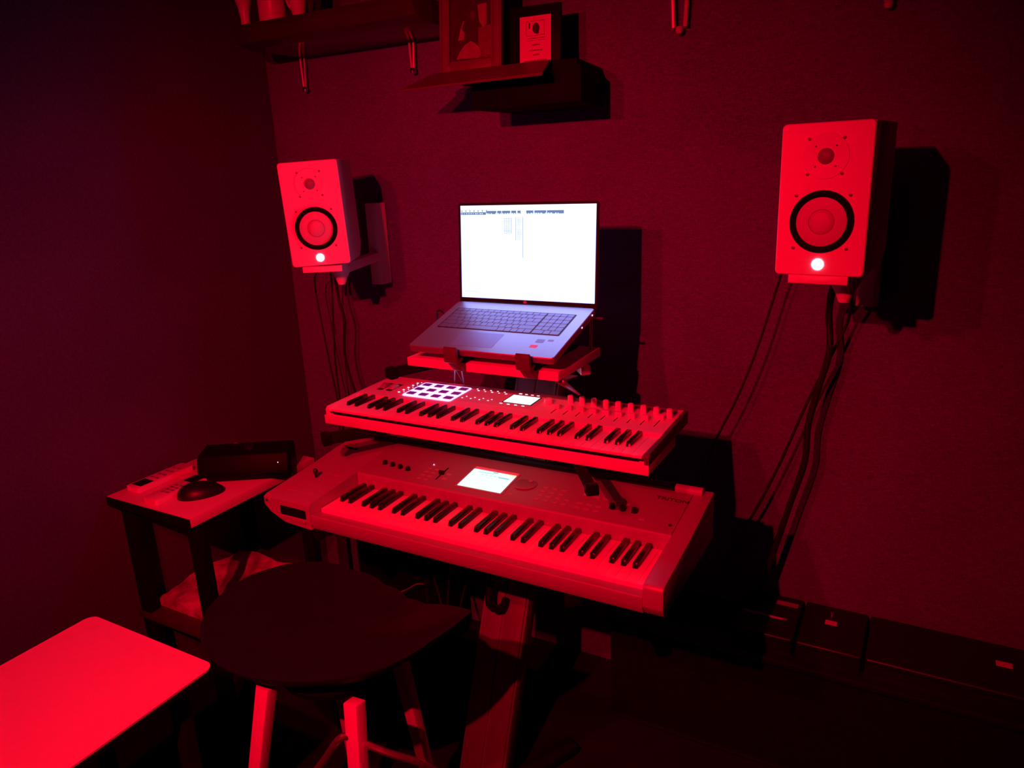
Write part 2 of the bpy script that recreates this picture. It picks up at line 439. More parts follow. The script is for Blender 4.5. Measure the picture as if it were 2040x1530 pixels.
bm = NB(); lathe(bm, [(0, 0), (0.045, 0), (0.07, 0.010), (0.07, 0.022), (0, 0.022)], (CX, 1.665, -0.493), 'z', 40)
part('mounting_plate', bm, 'black', t, label='round black plate under the laptop board')
bm = NB(); bar(bm, (CX, 1.66, -0.4945), (CX, top.y + 0.0, -0.515), 0.05, 0.018, 0.003)
part('top_bracket', bm, 'blackm', t)
for s in (-1, 1):
    bm = NB(); bar(bm, (CX + s * 0.03, col_y(F), F + 0.016), (CX + s * 0.12, 1.275, F + 0.016), 0.05, 0.030, 0.004)
    bar(bm, (CX + s * 0.03, col_y(F), F + 0.016), (CX + s * 0.16, 1.62, F + 0.016), 0.05, 0.030, 0.004)
    part('foot', bm, 'blackm', t)
bm = NB()
hy = lambda z: col_y(z) - 0.045
tube(bm, [(CX - 0.022, hy(-0.99) + 0.050, -0.985), (CX - 0.024, hy(-1.00), -1.005), (CX - 0.028, hy(-1.115) - 0.010, -1.115), (CX - 0.016, hy(-1.150), -1.150), (CX + 0.002, hy(-1.158) + 0.020, -1.156), (CX + 0.004, hy(-1.15) + 0.042, -1.142)], 0.011)
part('handle', bm, 'rubber', t, label='curved black carrying handle')

# ------------------------------------------------------------------ laminate boards
def board(name, label, x0, x1, y0, y1, z0, z1):
    bm = NB(); box(bm, (x0, y0, z0), (x1, y1, z1), 0.0015)
    return solo(name, bm, 'plank', label, 'shelf board', 'white laminate boards on the stand')
board('shelf_board', 'small white laminate board on top of the column stand, under the laptop', -1.125, -0.703, 1.45, 1.70, -0.470, -0.448)
board('shelf_board', 'long white laminate board under the upper keyboard', -1.367, -0.467, 1.385, 1.575, -0.6355, -0.6115)

# ------------------------------------------------------------------ keys shared by the keyboards
BL = {1: 0, 3: 1, 6: 3, 8: 4, 10: 5}       # black keys of the octave: semitone -> white key to its left
def make_keys(root, x0, pitch, yf, length, ztop, thick, bw, blen, bh, tilt=0.0):
    M4 = Matrix.Rotation(tilt, 4, 'X')
    bm = NB(); box(bm, (0.0002, 0, -thick), (pitch - 0.0002, length, 0), 0.0006, 2, M4)
    # small front lip
    first = None
    for i in range(36):
        if i == 0:
            bmesh.ops.translate(bm, vec=Vector((x0, yf, ztop)), verts=bm.verts)
            first = part('white_key', bm, 'key', root)
        else:
            c = first.copy(); S.collection.objects.link(c); c.parent = root; c.location = (i * pitch, 0, 0)
    offs = {0: -0.0015, 1: 0.0015, 3: -0.002, 4: 0.0, 5: 0.002}
    fb = None
    for o in range(5):
        for w_ in (0, 1, 3, 4, 5):
            xc = x0 + (o * 7 + w_ + 1) * pitch + offs[w_]
            if fb is None:
                bm = NB()
                prism(bm, [(0, 0.0), (0.005, bh), (blen, bh + 0.001), (blen, -0.004), (0.0, -0.004)], 'x', -bw / 2, bw / 2, 0.0010)
                bmesh.ops.transform(bm, matrix=M4, verts=bm.verts)
                ylen = length - blen
                bmesh.ops.translate(bm, vec=Vector((xc, yf + ylen * math.cos(tilt), ztop + ylen * math.sin(tilt))), verts=bm.verts)
                fb = part('black_key', bm, 'bkey', root); fx = xc
            else:
                c = fb.copy(); S.collection.objects.link(c); c.parent = root; c.location = (xc - fx, 0, 0)

# ------------------------------------------------------------------ upper keyboard (controller with pads, knobs and faders)
t = thing('midi_keyboard', 'white controller keyboard with glowing pads, knobs and faders on the upper tier', 'keyboard', (-0.92, 1.53, -0.611))
X0, X1, YF, YB = -1.357, -0.476, 1.385, 1.672
zf, zb, z0 = -0.588, -0.580, -0.6110
kt = lambda y: zf + (zb - zf) * (y - YF) / (YB - YF)
bm = NB()
prism(bm, [(YF, z0), (YB, z0), (YB, zb), (1.508, kt(1.508)), (1.508, -0.604), (YF, -0.604)], 'x', X0 + 0.010, X1 - 0.001, 0.0)
part('case', bm, 'white', t)
bm = NB(); prism(bm, [(YF - 0.001, z0), (YB, z0), (YB, zb + 0.001), (YF + 0.006, kt(YF) + 0.001), (YF - 0.001, kt(YF) - 0.005)], 'x', X0 - 0.002, X0 + 0.0095, 0.0012)
part('end_cheek', bm, 'white', t)
bm = NB(); prism(bm, [(YF - 0.001, z0), (YB, z0), (YB, zb + 0.001), (YF + 0.006, kt(YF) + 0.001), (YF - 0.001, kt(YF) - 0.005)], 'x', X1, X1 + 0.010, 0.0012)
part('end_cheek', bm, 'clip', t, label='darker end cheek')
bm = NB(); box(bm, (X0 + 0.025, YF - 0.0012, -0.6055), (X1 - 0.012, YF + 0.0025, -0.6005))
box(bm, (X0 + 0.012, YF + 0.001, -0.606), (X1 - 0.003, YF + 0.006, -0.6008))
part('key_gap', bm, 'rubber', t, label='dark slot under the key fronts')
make_keys(t, -1.3435, 0.0239, 1.3880, 0.119, -0.5935, 0.0065, 0.0105, 0.078, 0.0095, 0.0)
MK = plane_frame((0, 0, 0), (0, YB - YF, zb - zf))
def onK(x, y, h=0.0): return Vector((x, y, kt(y) + h))
def kplate(bm, x0, x1, y0, y1, h, r=0.002, base=0.0):
    fr = plane_frame(onK((x0 + x1) / 2, (y0 + y1) / 2), (0, YB - YF, zb - zf))
    prism(bm, rrect(-(x1 - x0) / 2, -(y1 - y0) / 2, (x1 - x0) / 2, (y1 - y0) / 2, r, 4), 'z', base, h, 0.0, fr)
bm = NB(); kplate(bm, -1.10, -0.49, 1.645, 1.671, 0.0008, 0.002)
part('rear_strip', bm, 'grey', t, label='greyer strip along the rear edge')
bm = NB(); kplate(bm, -1.060, -0.83, 1.545, 1.643, 0.0006, 0.002)
part('display_panel', bm, 'whitem', t)
# wheels
for xw, ma in ((-1.312, 'grey'), (-1.281, 'purplew')):
    bm = NB(); kplate(bm, xw - 0.010, xw + 0.010, 1.552, 1.612, 0.0004, 0.003); w0 = part('wheel_slot', bm, 'black', t)
    bm = NB(); lathe(bm, [(0, -0.008), (0.0175, -0.008), (0.019, -0.005), (0.019, 0.005), (0.0175, 0.008), (0, 0.008)], onK(xw, 1.582, -0.0085), 'x', 40)
    part('wheel', bm, ma, w0, label='touch wheel')
# pads
bm = NB(); kplate(bm, -1.219, -1.062, 1.533, 1.647, 0.0020, 0.006)
part('pad_surround', bm, 'glow', t, label='glowing violet-white pad surround')
for r in range(3):
    for c in range(4):
        x = -1.2025 + c * 0.0405; y = 1.552 + r * 0.038
        bm = NB(); kplate(bm, x - 0.0100, x + 0.0145, y - 0.009, y + 0.011, 0.0036, 0.002)
        part('drum_pad', bm, 'pad', t)
def kled(x, y, w_=0.005, d=0.003, ma='led', nm='button_light'):
    bm = NB(); kplate(bm, x - w_ / 2, x + w_ / 2, y - d / 2, y + d / 2, 0.0014, min(w_, d) / 2.3)
    part(nm, bm, ma, t)
for i in range(5):
    kled(-1.243 + 0.0008 * i, 1.553 + 0.021 * i, 0.006, 0.0035); kled(-1.231, 1.560 + 0.021 * i, 0.0025, 0.002)
for i in range(5):
    kled(-1.045 + 0.0215 * i, 1.647, 0.005, 0.003, 'ledw'); kled(-1.035 + 0.0215 * i, 1.636, 0.006 if i % 2 == 0 else 0.004, 0.003, 'ledw')
for i in range(4):
    kled(-1.046 + 0.026 * i, 1.570 + 0.001 * i, 0.004, 0.003, 'ledw'); kled(-1.040 + 0.026 * i, 1.583, 0.0035, 0.0025, 'ledw')
for i in range(4):
    kled(-0.912 + 0.0175 * i, 1.650, 0.0095 if i == 0 else 0.008, 0.005 if i == 0 else 0.0028, 'ledw'); kled(-0.925 + 0.0215 * i, 1.566, 0.008, 0.003, 'ledw')
bm = NB(); kplate(bm, -0.929, -0.842, 1.575, 1.640, 0.0012, 0.002); d0 = part('display_bezel', bm, 'black', t)
bm = NB(); kplate(bm, -0.925, -0.846, 1.578, 1.636, 0.0017, 0.0015); part('display', bm, 'scr_k', d0, label='small bright white display')
def knob(x, y, r, h, ma='white', nm='knob', ind=True):
    bm = NB(); lathe(bm, [(0, 0), (r * 1.1, 0), (r * 1.05, h * 0.15), (r, h * 0.9), (r * 0.85, h), (0, h)], onK(x, y), 'z', 24)
    p = part(nm, bm, ma, t)
    return p
knob(-0.808, 1.606, 0.011, 0.014, nm='main_encoder')
for i in range(9): knob(-0.757 + 0.0328 * i, 1.630 - 0.0018 * i, 0.0072, 0.0210)
for i in range(9):
    x = -0.772 + 0.0328 * i
    bm = NB(); kplate(bm, x - 0.0012, x + 0.0012, 1.545, 1.606, 0.0003, 0.0006); s0 = part('fader_slot', bm, 'blackm', t)
    yy = 1.581 if i < 8 else 1.596
    bm = NB(); kplate(bm, x - 0.0085, x + 0.0085, yy - 0.006, yy + 0.006, 0.0120, 0.0015, 0.0004); part('fader_cap', bm, 'white', s0)

# ------------------------------------------------------------------ lower keyboard (silver workstation)
t = thing('synthesizer', 'silver workstation synthesizer with lit touch screen on the lower tier', 'synthesizer', (-0.893, 1.37, -0.845))
A0, A1 = -1.416, -0.370; yf, yb = 1.190, 1.562
tt = lambda y: -0.755 + 0.135 * (y - 1.375)        # plane of the control panel
bm = NB()
prism(bm, [(1.200, -0.838), (yb, -0.845), (yb, tt(yb)), (1.374, tt(1.374)), (1.374, -0.812), (1.236, -0.812), (1.232, -0.806), (1.1925, -0.7975), (1.1905, -0.7990), (1.1905, -0.8205)], 'x', -1.2619, -0.4121, 0.0)
part('case', bm, 'silver', t)
def cheek(bm, xa, xb, bev=0.003):
    prism(bm, [(yf, -0.818), (yf + 0.012, -0.838), (yb, -0.845), (yb, tt(yb) + 0.0015), (1.375, tt(1.375) + 0.0015), (yf + 0.02, -0.7685), (yf + 0.006, -0.7700), (yf, -0.776)], 'x', xa, xb, bev)
bm = NB(); cheek(bm, -0.4120, A1)
part('end_block', bm, 'silver', t)
# left block: outline cut at the lower left corner, with the disk slot
bm = NB()
pts = [(-1.2622, -0.838), (-1.2622, -0.7700), (A0, -0.7700), (A0, -0.795), (-1.398, -0.812), (-1.372, -0.824), (-1.35, -0.833)]
t2 = bmesh.new()
fa = []; secs = [(yf, 0.0, -0.0045), (yf + 0.010, 0.0, 0.0), (1.375, 0.0, tt(1.375) + 0.0015 + 0.7700), (1.47, 0.0, tt(1.47) + 0.0015 + 0.77), (yb, 0.012, tt(yb) + 0.0015 + 0.7700)]
for (yy, inset, dz) in secs:
    ring = []
    for (x, z) in pts:
        xx = x + (inset if x < -1.30 else 0); zz = z + (dz if z > -0.78 else 0)
        ring.append(t2.verts.new((xx, yy, zz)))
    fa.append(ring)
for R1, R2 in zip(fa, fa[1:]):
    for i in range(len(pts)): t2.faces.new((R1[i], R1[(i + 1) % len(pts)], R2[(i + 1) % len(pts)], R2[i]))
t2.faces.new(fa[0]); t2.faces.new(fa[-1][::-1]); bmesh.ops.recalc_face_normals(t2, faces=t2.faces); merge(bm, t2)
lb = part('end_block', bm, 'silver', t, label='wide left end block with the joystick and disk slot')
bm = NB(); prism(bm, rrect(-1.362, -0.8125, -1.276, -0.7885, 0.003, 3), 'y', yf - 0.0006, yf + 0.006); part('disk_slot', bm, 'rubber', lb, label='black disk drive slot')
bm = NB(); prism(bm, rrect(-1.362, -0.8225, -1.278, -0.8155, 0.002, 3), 'y', yf - 0.004, yf + 0.002); part('slot_lip', bm, 'silver', lb)
bm = NB(); cyl(bm, (-1.407, yf - 0.0006, -0.783), 0.004, 0.004, 'y', seg=16); part('jack_hole', bm, 'rubber', lb)
def onT(x, y, h=0.0): return Vector((x, y, tt(y) + 0.0016 + h))
def tplate(bm, x0, x1, y0, y1, h, r=0.001, base=-0.0006):
    fr = plane_frame(onT((x0 + x1) / 2, (y0 + y1) / 2), (0, 1, 0.135))
    prism(bm, rrect(-(x1 - x0) / 2, -(y1 - y0) / 2, (x1 - x0) / 2, (y1 - y0) / 2, r, 3), 'z', base, h, 0.0, fr)
# joystick
def onL(x, y, h=0.0):
    k = (tt(1.375) + 0.0015 + 0.7700) / (1.375 - yf - 0.010); return Vector((x, y, -0.7700 + k * (y - yf - 0.010) + h))
bm = NB(); t2 = bmesh.new()
vs = [onL(-1.366, 1.268, 0.0004), onL(-1.296, 1.272, 0.0004), onL(-1.318, 1.312, 0.0004), onL(-1.352, 1.312, 0.0004)]; ce = onL(-1.335, 1.304, -0.0045)
V = [t2.verts.new(v) for v in vs]; c0 = t2.verts.new(ce + Vector((0, 0, 0.009)))
for i in range(4): t2.faces.new((V[i], V[(i + 1) % 4], c0))
t2.faces.new(V[::-1]); bmesh.ops.recalc_face_normals(t2, faces=t2.faces); merge(bm, t2)
jr = part('joystick_base', bm, 'print_', lb, label='pale pyramid joystick base')
bm = NB(); cyl(bm, onL(-1.345, 1.307, 0.003), 0.0035, 0.016, 'z', seg=16); lathe(bm, [(0, 0.014), (0.006, 0.015), (0.0065, 0.022), (0.004, 0.026), (0, 0.027)], onL(-1.345, 1.307, 0.0), 'z', 16)
part('joystick', bm, 'black', lb, label='small black joystick')
bm = NB()
bar(bm, onL(-1.378, 1.235, 0.0006), onL(-1.285, 1.240, 0.0006), 0.0035, 0.0014); bar(bm, onL(-1.315, 1.338, 0.0006), onL(-1.285, 1.338, 0.0006), 0.005, 0.0014)
part('raised_line', bm, 'print_', lb)
bm = NB(); bar(bm, (-1.385, 1.475, tt(1.475) + 0.0018), (-1.345, 1.475, tt(1.475) + 0.0018), 0.010, 0.0016); part('label_strip', bm, 'blackm', lb)
# control panel
bm = NB(); prism(bm, [(1.3745, -0.785), (1.545, -0.785), (1.545, tt(1.545) + 0.0016), (1.378, tt(1.378) + 0.0016), (1.3745, tt(1.3745) - 0.001)], 'x', -1.2610, -0.4125)
part('control_panel', bm, 'silverd', t)
bm = NB(); prism(bm, [(1.3715, tt(1.372) - 0.003), (1.3715, -0.800), (1.3744, -0.800), (1.3744, tt(1.372) - 0.0005)], 'x', -1.2610, -0.4125)
part('key_well_back', bm, 'silver', t)
bm = NB(); tube(bm, [(-1.335, 1.549, tt(1.549) + 0.0035), (-0.455, 1.549, tt(1.549) + 0.0035)], 0.0115, 16, False); part('shaded_rear_ridge', bm, 'black', t)  # black colour stands in for the upper keyboard's shadow on the ridge
bm = NB(); tube(bm, [(-0.4545, 1.547, tt(1.547) + 0.0038), (-0.392, 1.547, tt(1.547) + 0.0038)], 0.0117, 16, False); part('lit_ridge_end', bm, 'print_', t)  # same ridge continued in a pale colour, painted as its lit end
make_keys(t, -1.2595, 0.02352, 1.2270, 0.142, -0.7945, 0.012, 0.0115, 0.092, 0.0110, math.radians(1.0))
# touch screen
bm = NB(); tplate(bm, -0.968, -0.834, 1.392, 1.494, 0.0016, 0.002); sb = part('screen_bezel', bm, 'silver', t)
bm = NB(); tplate(bm, -0.963, -0.840, 1.398, 1.482, 0.0022, 0.001); part('touch_screen', bm, 'scr_t', sb, label='lit white-cyan touch screen')
bm = NB(); tplate(bm, -0.945, -0.900, 1.470, 1.472, 0.0025, 0.0003); tplate(bm, -0.905, -0.890, 1.475, 1.480, 0.0025, 0.0003); tplate(bm, -0.880, -0.850, 1.458, 1.463, 0.0025, 0.0003)
for k in range(5): tplate(bm, -0.93 + 0.012 * k, -0.924 + 0.012 * k, 1.461, 1.463, 0.0025, 0.0003)
part('screen_text', bm, 'scr_tc', sb, label='pale cyan menu lines')
bm = NB(); tplate(bm, -0.862, -0.8405, 1.476, 1.4815, 0.0025, 0.0003); part('screen_corner', bm, 'scr_ty', sb, label='warm tinted screen corner')
bm = NB(); tplate(bm, -0.963, -0.838, 1.4835, 1.4935, 0.0022, 0.001); part('screen_label_strip', bm, 'white', sb, label='bright strip above the screen')
# knobs, buttons, slider, dial, logo
def tknob(x, y, r=0.0075, h=0.014):
    bm = NB(); lathe(bm, [(0, 0), (r * 1.15, 0), (r, h * 0.25), (r * 0.85, h * 0.9), (r * 0.6, h), (0, h)], onT(x, y), 'z', 20)
    part('knob', bm, 'bkey', t, label='small black knob')
for i in range(4): tknob(-1.214 + 0.0272 * i, 1.432 - 0.003 * i, 0.0065, 0.010)
for x in (-0.566, -0.540, -0.513): tknob(x, 1.428, 0.0068, 0.011)
def tbtn(x, y, w_=0.013, d=0.006, ma='print_', nm='button'):
    bm = NB(); tplate(bm, x - w_ / 2, x + w_ / 2, y - d / 2, y + d / 2, 0.0014, 0.0015); part(nm, bm, ma, t)
for r in range(4):
    for c in range(2): tbtn(-1.078 + c * 0.021, 1.396 + r * 0.017)
for y in (1.415, 1.436): tbtn(-1.012, y, 0.015, 0.009)
for c, r in [(c, r) for r in range(4) for c in range(4) if not (c == 3 and r > 1)]: tbtn(-0.746 + c * 0.0235, 1.404 + r * 0.0175)
for c in range(3):
    for r in range(2): tbtn(-0.642 + c * 0.023, 1.403 + r * 0.018, 0.016)
for c in range(5): tbtn(-0.642 + c * 0.026, 1.458 - c * 0.0012, 0.016)
for c in range(2): tbtn(-0.838 + c * 0.022, 1.404, 0.013)
tbtn(-0.488, 1.405, 0.013)
bm = NB(); tplate(bm, -1.035, -1.031, 1.405, 1.466, 0.0006, 0.001); s0 = part('slider_slot', bm, 'rubber', t); bm = NB(); tplate(bm, -1.040, -1.026, 1.430, 1.437, 0.009, 0.001); part('slider_cap', bm, 'black', s0)
bm = NB(); lathe(bm, [(0.0285, 0), (0.0285, 0.0022), (0.0265, 0.0028), (0.0, 0.0022)], onT(-0.802, 1.457), 'z', 40); dl = part('value_dial', bm, 'silverd', t)
bm = NB(); lathe(bm, [(0.0300, 0), (0.0300, 0.0022), (0.0286, 0.0022), (0.0286, 0)], onT(-0.802, 1.457), 'z', 40); part('dial_ring', bm, 'silver', dl)
bm = NB(); lathe(bm, [(0.0055, 0.0024), (0.0045, 0.0034), (0, 0.0030)], onT(-0.794, 1.470), 'z', 16); part('finger_dimple', bm, 'print_', dl)
for x, y in ((-1.079, 1.466), (-0.643, 1.462)):
    bm = NB(); cyl(bm, onT(x, y, 0.0012), 0.0016, 0.0012, seg=10); part('indicator_light', bm, 'ledw', t)
bm = NB(); cyl(bm, onT(-0.425, 1.405, -0.001), 0.0045, 0.0018, seg=16); part('badge', bm, 'ink', t)
bm = text_bm('TRITON', 0.0165, 0.0003, plane_frame(onT(-0.449, 1.500, 0.0006), (0, 1, 0.135)) @ Matrix.Diagonal((1.25, 1, 1, 1)), 0.0003)
part('model_lettering', bm, 'ink', t, label='dark lettering TRITON', smooth=False)

# ------------------------------------------------------------------ laptop on its stand
t = thing('laptop', 'open silver laptop with a bright white screen on the small top board', 'laptop', (-0.895, 1.54, -0.43))
sl = (-0.339 + 0.408) / (1.66 - 1.418); LP = plane_frame((-0.897, 1.418, -0.408), (0, 1, sl)); ld = math.hypot(1, sl)
U = 0.2505
def lplate(bm, x0, x1, y0, y1, h, base=0.0, r=0.001, bev=0.0):
    prism(bm, rrect(x0, y0, x1, y1, r, 4), 'z', base, h, bev, LP)
bm = NB(); lplate(bm, -0.199, 0.199, 0.0, U, 0.0, -0.0165, 0.010)
ba = part('base', bm, 'lap', t); b_ = ba.modifiers.new('bevel', 'BEVEL'); b_.width = 0.002; b_.limit_method = 'ANGLE'
kw = (-0.173, 0.164, 0.104, 0.208)       # keyboard rectangle in the base plane: x0,x1,y0,y1
bm = NB(); lplate(bm, kw[0] - 0.003, kw[1] + 0.003, kw[2] - 0.003, kw[3] + 0.003, 0.0003, -0.001, 0.003); wl = part('keyboard_well', bm, 'lwell', t)
rows = [
    [1] * 14 + [None] + [1] * 4,
    [1] * 13 + [1.6] + [None] + [1] * 4,
    [1.5] + [1] * 12 + [1.1] + [None] + [1] * 4,
    [1.75] + [1] * 11 + [1.85] + [None] + [1] * 4,
    [2.2] + [1] * 10 + [2.4] + [None] + [1] * 4,
    [1.2, 1, 1, 1.2] + [5.0] + [1.1, 1, 1, 1, 1.1] + [None] + [1.6, 1, 1.4],
]
rh = [0.013, 0.0182, 0.0182, 0.0182, 0.0182, 0.0182]
y = kw[3]
nk = 0
for ri, row in enumerate(rows):
    y -= rh[ri]
    main = row[:row.index(None)]; num = row[row.index(None) + 1:]
    xe = kw[1] - 0.072
    sc = (xe - 0.003 - kw[0]) / sum(main); x = kw[0]
    for u in main:
        bm = NB(); lplate(bm, x + 0.0008, x + u * sc - 0.0008, y + 0.0008, y + rh[ri] - 0.0010, 0.0013, 0.0003, 0.0018); part('key', bm, 'lkey', wl, smooth=False); x += u * sc; nk += 1
    sc = (kw[1] - xe) / sum(num); x = xe
    for u in num:
        if nk >= 101: break
        bm = NB(); lplate(bm, x + 0.0008, x + u * sc - 0.0008, y + 0.0008, y + rh[ri] - 0.0010, 0.0013, 0.0003, 0.0018); part('key', bm, 'lkey', wl, smooth=False); x += u * sc; nk += 1
bm = NB(); lplate(bm, -0.088, 0.028, 0.022, 0.090, 0.0003, -0.001, 0.003); part('touchpad', bm, 'tpad', t, label='blue-grey touchpad')
bm = NB(); lplate(bm, 0.122, 0.142, 0.064, 0.080, 0.0003, -0.001, 0.001); part('sticker', bm, 'lkey', t, label='small blue-grey sticker')
bm = NB(); lplate(bm, 0.150, 0.164, 0.074, 0.082, 0.0003, -0.001, 0.001); part('sticker', bm, 'lkey', t, label='small blue-grey sticker')
bm = NB(); lplate(bm, 0.118, 0.136, 0.040, 0.052, 0.0003, -0.001, 0.001); part('sticker', bm, 'pinks', t, label='small reflective pink sticker')
bpy.data.objects[t.name]
# side port lights
for yy in (0.16, 0.225):
    bm = NB(); box(bm, (0.199, yy, -0.009), (0.1996, yy + 0.004, -0.006), M4=LP); part('port_light', bm, 'ledw', t)
# hinge + lid: nearly upright
LH = Matrix((Vector((1, 0, 0)), Vector((0, 1, -0.08)).normalized(), Vector((0, 0.08, 1)).normalized())).transposed().to_4x4()
LH.translation = Vector((-0.895, 1.6630, -0.3460))
bm = NB(); tube(bm, [(-1.06, 1.6625, -0.343), (-0.73, 1.6625, -0.343)], 0.006, 14, False); part('hinge', bm, 'bezel', t)
bm = NB(); prism(bm, rrect(-0.1985, 0.0, 0.1985, 0.262, 0.008, 4), 'y', 0.0041, 0.0065, 0.0, LH)
lid = part('screen_lid', bm, 'lap', t)
bm = NB(); prism(bm, rrect(-0.1990, -0.0005, 0.1990, 0.2625, 0.008, 4), 'y', -0.0014, 0.0040, 0.0, LH); part('bezel', bm, 'bezel', lid, label='black screen frame')
def sp(bm, x0, x1, z0, z1, d=-0.0022):
    box(bm, (x0, d, z0), (x1, -0.0013, z1), M4=LH)
SX0, SX1, SZ0, SZ1 = -0.1915, 0.1930, 0.0170, 0.2555
bm = NB(); sp(bm, SX0, SX1, SZ0, SZ1); disp = part('display', bm, 'scr', lid, label='glowing white display')
bm = NB(); sp(bm, SX0, SX1, SZ1 - 0.0085, SZ1, -0.0024); part('title_bar', bm, 'scr_w', disp, label='white bar along the top of the picture')
bm = NB(); z = SZ1 - 0.020
x = SX0 + 0.003
while x < -0.112: sp(bm, x, x + 0.0024, z + 0.004, z + 0.0085, -0.0025); x += 0.0125
sp(bm, SX0 + 0.001, -0.114, z - 0.0035, z + 0.0030, -0.0025)
for a, b2 in ((-0.113, -0.083), (-0.080, -0.068), (-0.066, -0.042), (-0.039, -0.025), (-0.021, -0.012), (0.004, 0.024), (0.027, 0.060), (0.062, 0.108)):
    sp(bm, a, b2, z - 0.0020, z + 0.006, -0.0025)
part('toolbar', bm, 'scr_b', disp, label='blue-grey toolbar row')
bm = NB(); z = SZ1 - 0.0215
for k in range(42):
    x = SX0 + 0.004 + k * 0.0068
    if random.random() < 0.8 and x < 0.10: sp(bm, x, x + random.uniform(0.002, 0.0055), z, z + 0.0016, -0.0027)
part('toolbar_text', bm, 'scr_w', disp, label='tiny white text on the toolbar')
bm = NB()
for k in range(11):
    z = SZ1 - 0.034 - k * 0.0036
    for j in range(3): sp(bm, -0.060 + j * 0.006, -0.0565 + j * 0.006, z, z + 0.0010, -0.0025)
    sp(bm, -0.0400, -0.0380, z, z + 0.0018, -0.0025)
for k in range(28):
    z = SZ1 - 0.033 - k * 0.0036
    if k < 16:
        sp(bm, -0.0270, -0.0250, z, z + 0.0018, -0.0025)
        for j in range(2): sp(bm, -0.021 + j * 0.005, -0.018 + j * 0.005, z, z + 0.0008, -0.0025)
    sp(bm, -0.0070, -0.0050, z, z + 0.0018, -0.0025)
part('list_text', bm, 'scr_d', disp, label='columns of tiny grey list text')
bm = NB(); sp(bm, SX0 + 0.006, SX0 + 0.050, SZ0 + 0.015, SZ0 + 0.018, -0.0025); part('status_text', bm, 'scr_s', disp, label='faint status line')
bm = NB(); lathe(bm, [(0.0050, 0), (0.0050, -0.0006), (0, -0.0006)], (0.0, -0.0014, 0.0105), 'y', 28, LH); lg = part('logo', bm, 'tweet', lid, label='small round maker logo under the screen')
bm = text_bm('hp', 0.0072, 0.0002, LH @ Matrix.Translation((0.0, -0.0022, 0.0105)) @ Matrix.Rotation(math.radians(90), 4, 'X') @ Matrix.Shear('XZ', 4, (0.0, 0.0)) , 0.0001)
part('logo_letters', bm, 'pinks', lg, smooth=False)

# laptop stand: two bent arms with front clips, rear struts
t = thing('laptop_stand', 'folding black stand with two front clips holding the laptop on the board', 'laptop stand', (-0.90, 1.55, -0.448))
for x in (-0.961, -0.767):
    bm = NB()
    bar(bm, (x, 1.445, -0.4435), (x, 1.68, -0.4435), 0.022, 0.008, 0.001)
    bar(bm, (x, 1.425, -0.4315), (x, 1.655, -0.4315 + 0.23 * sl), 0.022, 0.006, 0.001)
    part('side_arm', bm, 'blackm', t)
    bm = NB()
    prism(bm, [(1.430, -0.4340), (1.409, -0.4400), (1.402, -0.4360), (1.3985, -0.4050), (1.4045, -0.3985), (1.4085, -0.4050), (1.4100, -0.4290), (1.430, -0.4280)], 'x', x - 0.018, x + 0.018, 0.001)
    prism(bm, [(1.4090, -0.4385), (1.4200, -0.4350), (1.4400, -0.4470), (1.4400, -0.4640), (1.4345, -0.4640)], 'x', x - 0.014, x + 0.014, 0.001)
    part('front_clip', bm, 'clip', t, label='dark clip gripping the laptop front edge')
bm = NB(); tube(bm, [(-0.961, 1.48, -0.4370), (-0.767, 1.62, -0.4370)], 0.004, 8, False); tube(bm, [(-0.961, 1.62, -0.4385), (-0.767, 1.48, -0.4385)], 0.004, 8, False)
part('cross_rods', bm, 'steel', t)
for x in (-1.075, -0.715):
    bm = NB(); tube(bm, [(x, 1.665, -0.4465), (x, 1.672, -0.362)], 0.0035, 8, False); part('rear_strut', bm, 'steel', t)
bm = NB(); tube(bm, [(-1.075, 1.672, -0.3665), (-0.685, 1.672, -0.3665)], 0.0030, 8, False); part('rear_bar', bm, 'steel', t)

# cables near the laptop
def cable(label, pts, r=0.003, ma='cable', group=None):
    bm = NB(); tube(bm, pts, r); return solo('cable', bm, ma, label, 'cable', group)
cable('thin violet-lit usb cable hanging from the laptop board, left strand', [(-1.118, 1.66, -0.4715), (-1.139, 1.682, -0.500), (-1.143, 1.688, -0.540), (-1.148, 1.688, -0.620), (-1.14, 1.70, -0.72)], 0.0022, 'wcable')
cable('thin violet-lit usb cable hanging from the laptop board, right strand', [(-1.108, 1.66, -0.4715), (-1.123, 1.682, -0.500), (-1.121, 1.688, -0.540), (-1.112, 1.688, -0.610), (-1.10, 1.70, -0.72)], 0.0022, 'wcable')
cable('thin dark usb cable crossing behind the two violet-lit strands', [(-1.19, 1.72, -0.50), (-1.165, 1.71, -0.535), (-1.140, 1.705, -0.570), (-1.115, 1.700, -0.605), (-1.09, 1.70, -0.65)], 0.0013, 'wcable')
cable('short black power cable looping at the laptop left rear corner', [(-1.096, 1.60, -0.372), (-1.125, 1.61, -0.358), (-1.150, 1.63, -0.375), (-1.160, 1.66, -0.42), (-1.14, 1.73, -0.50)], 0.0028)

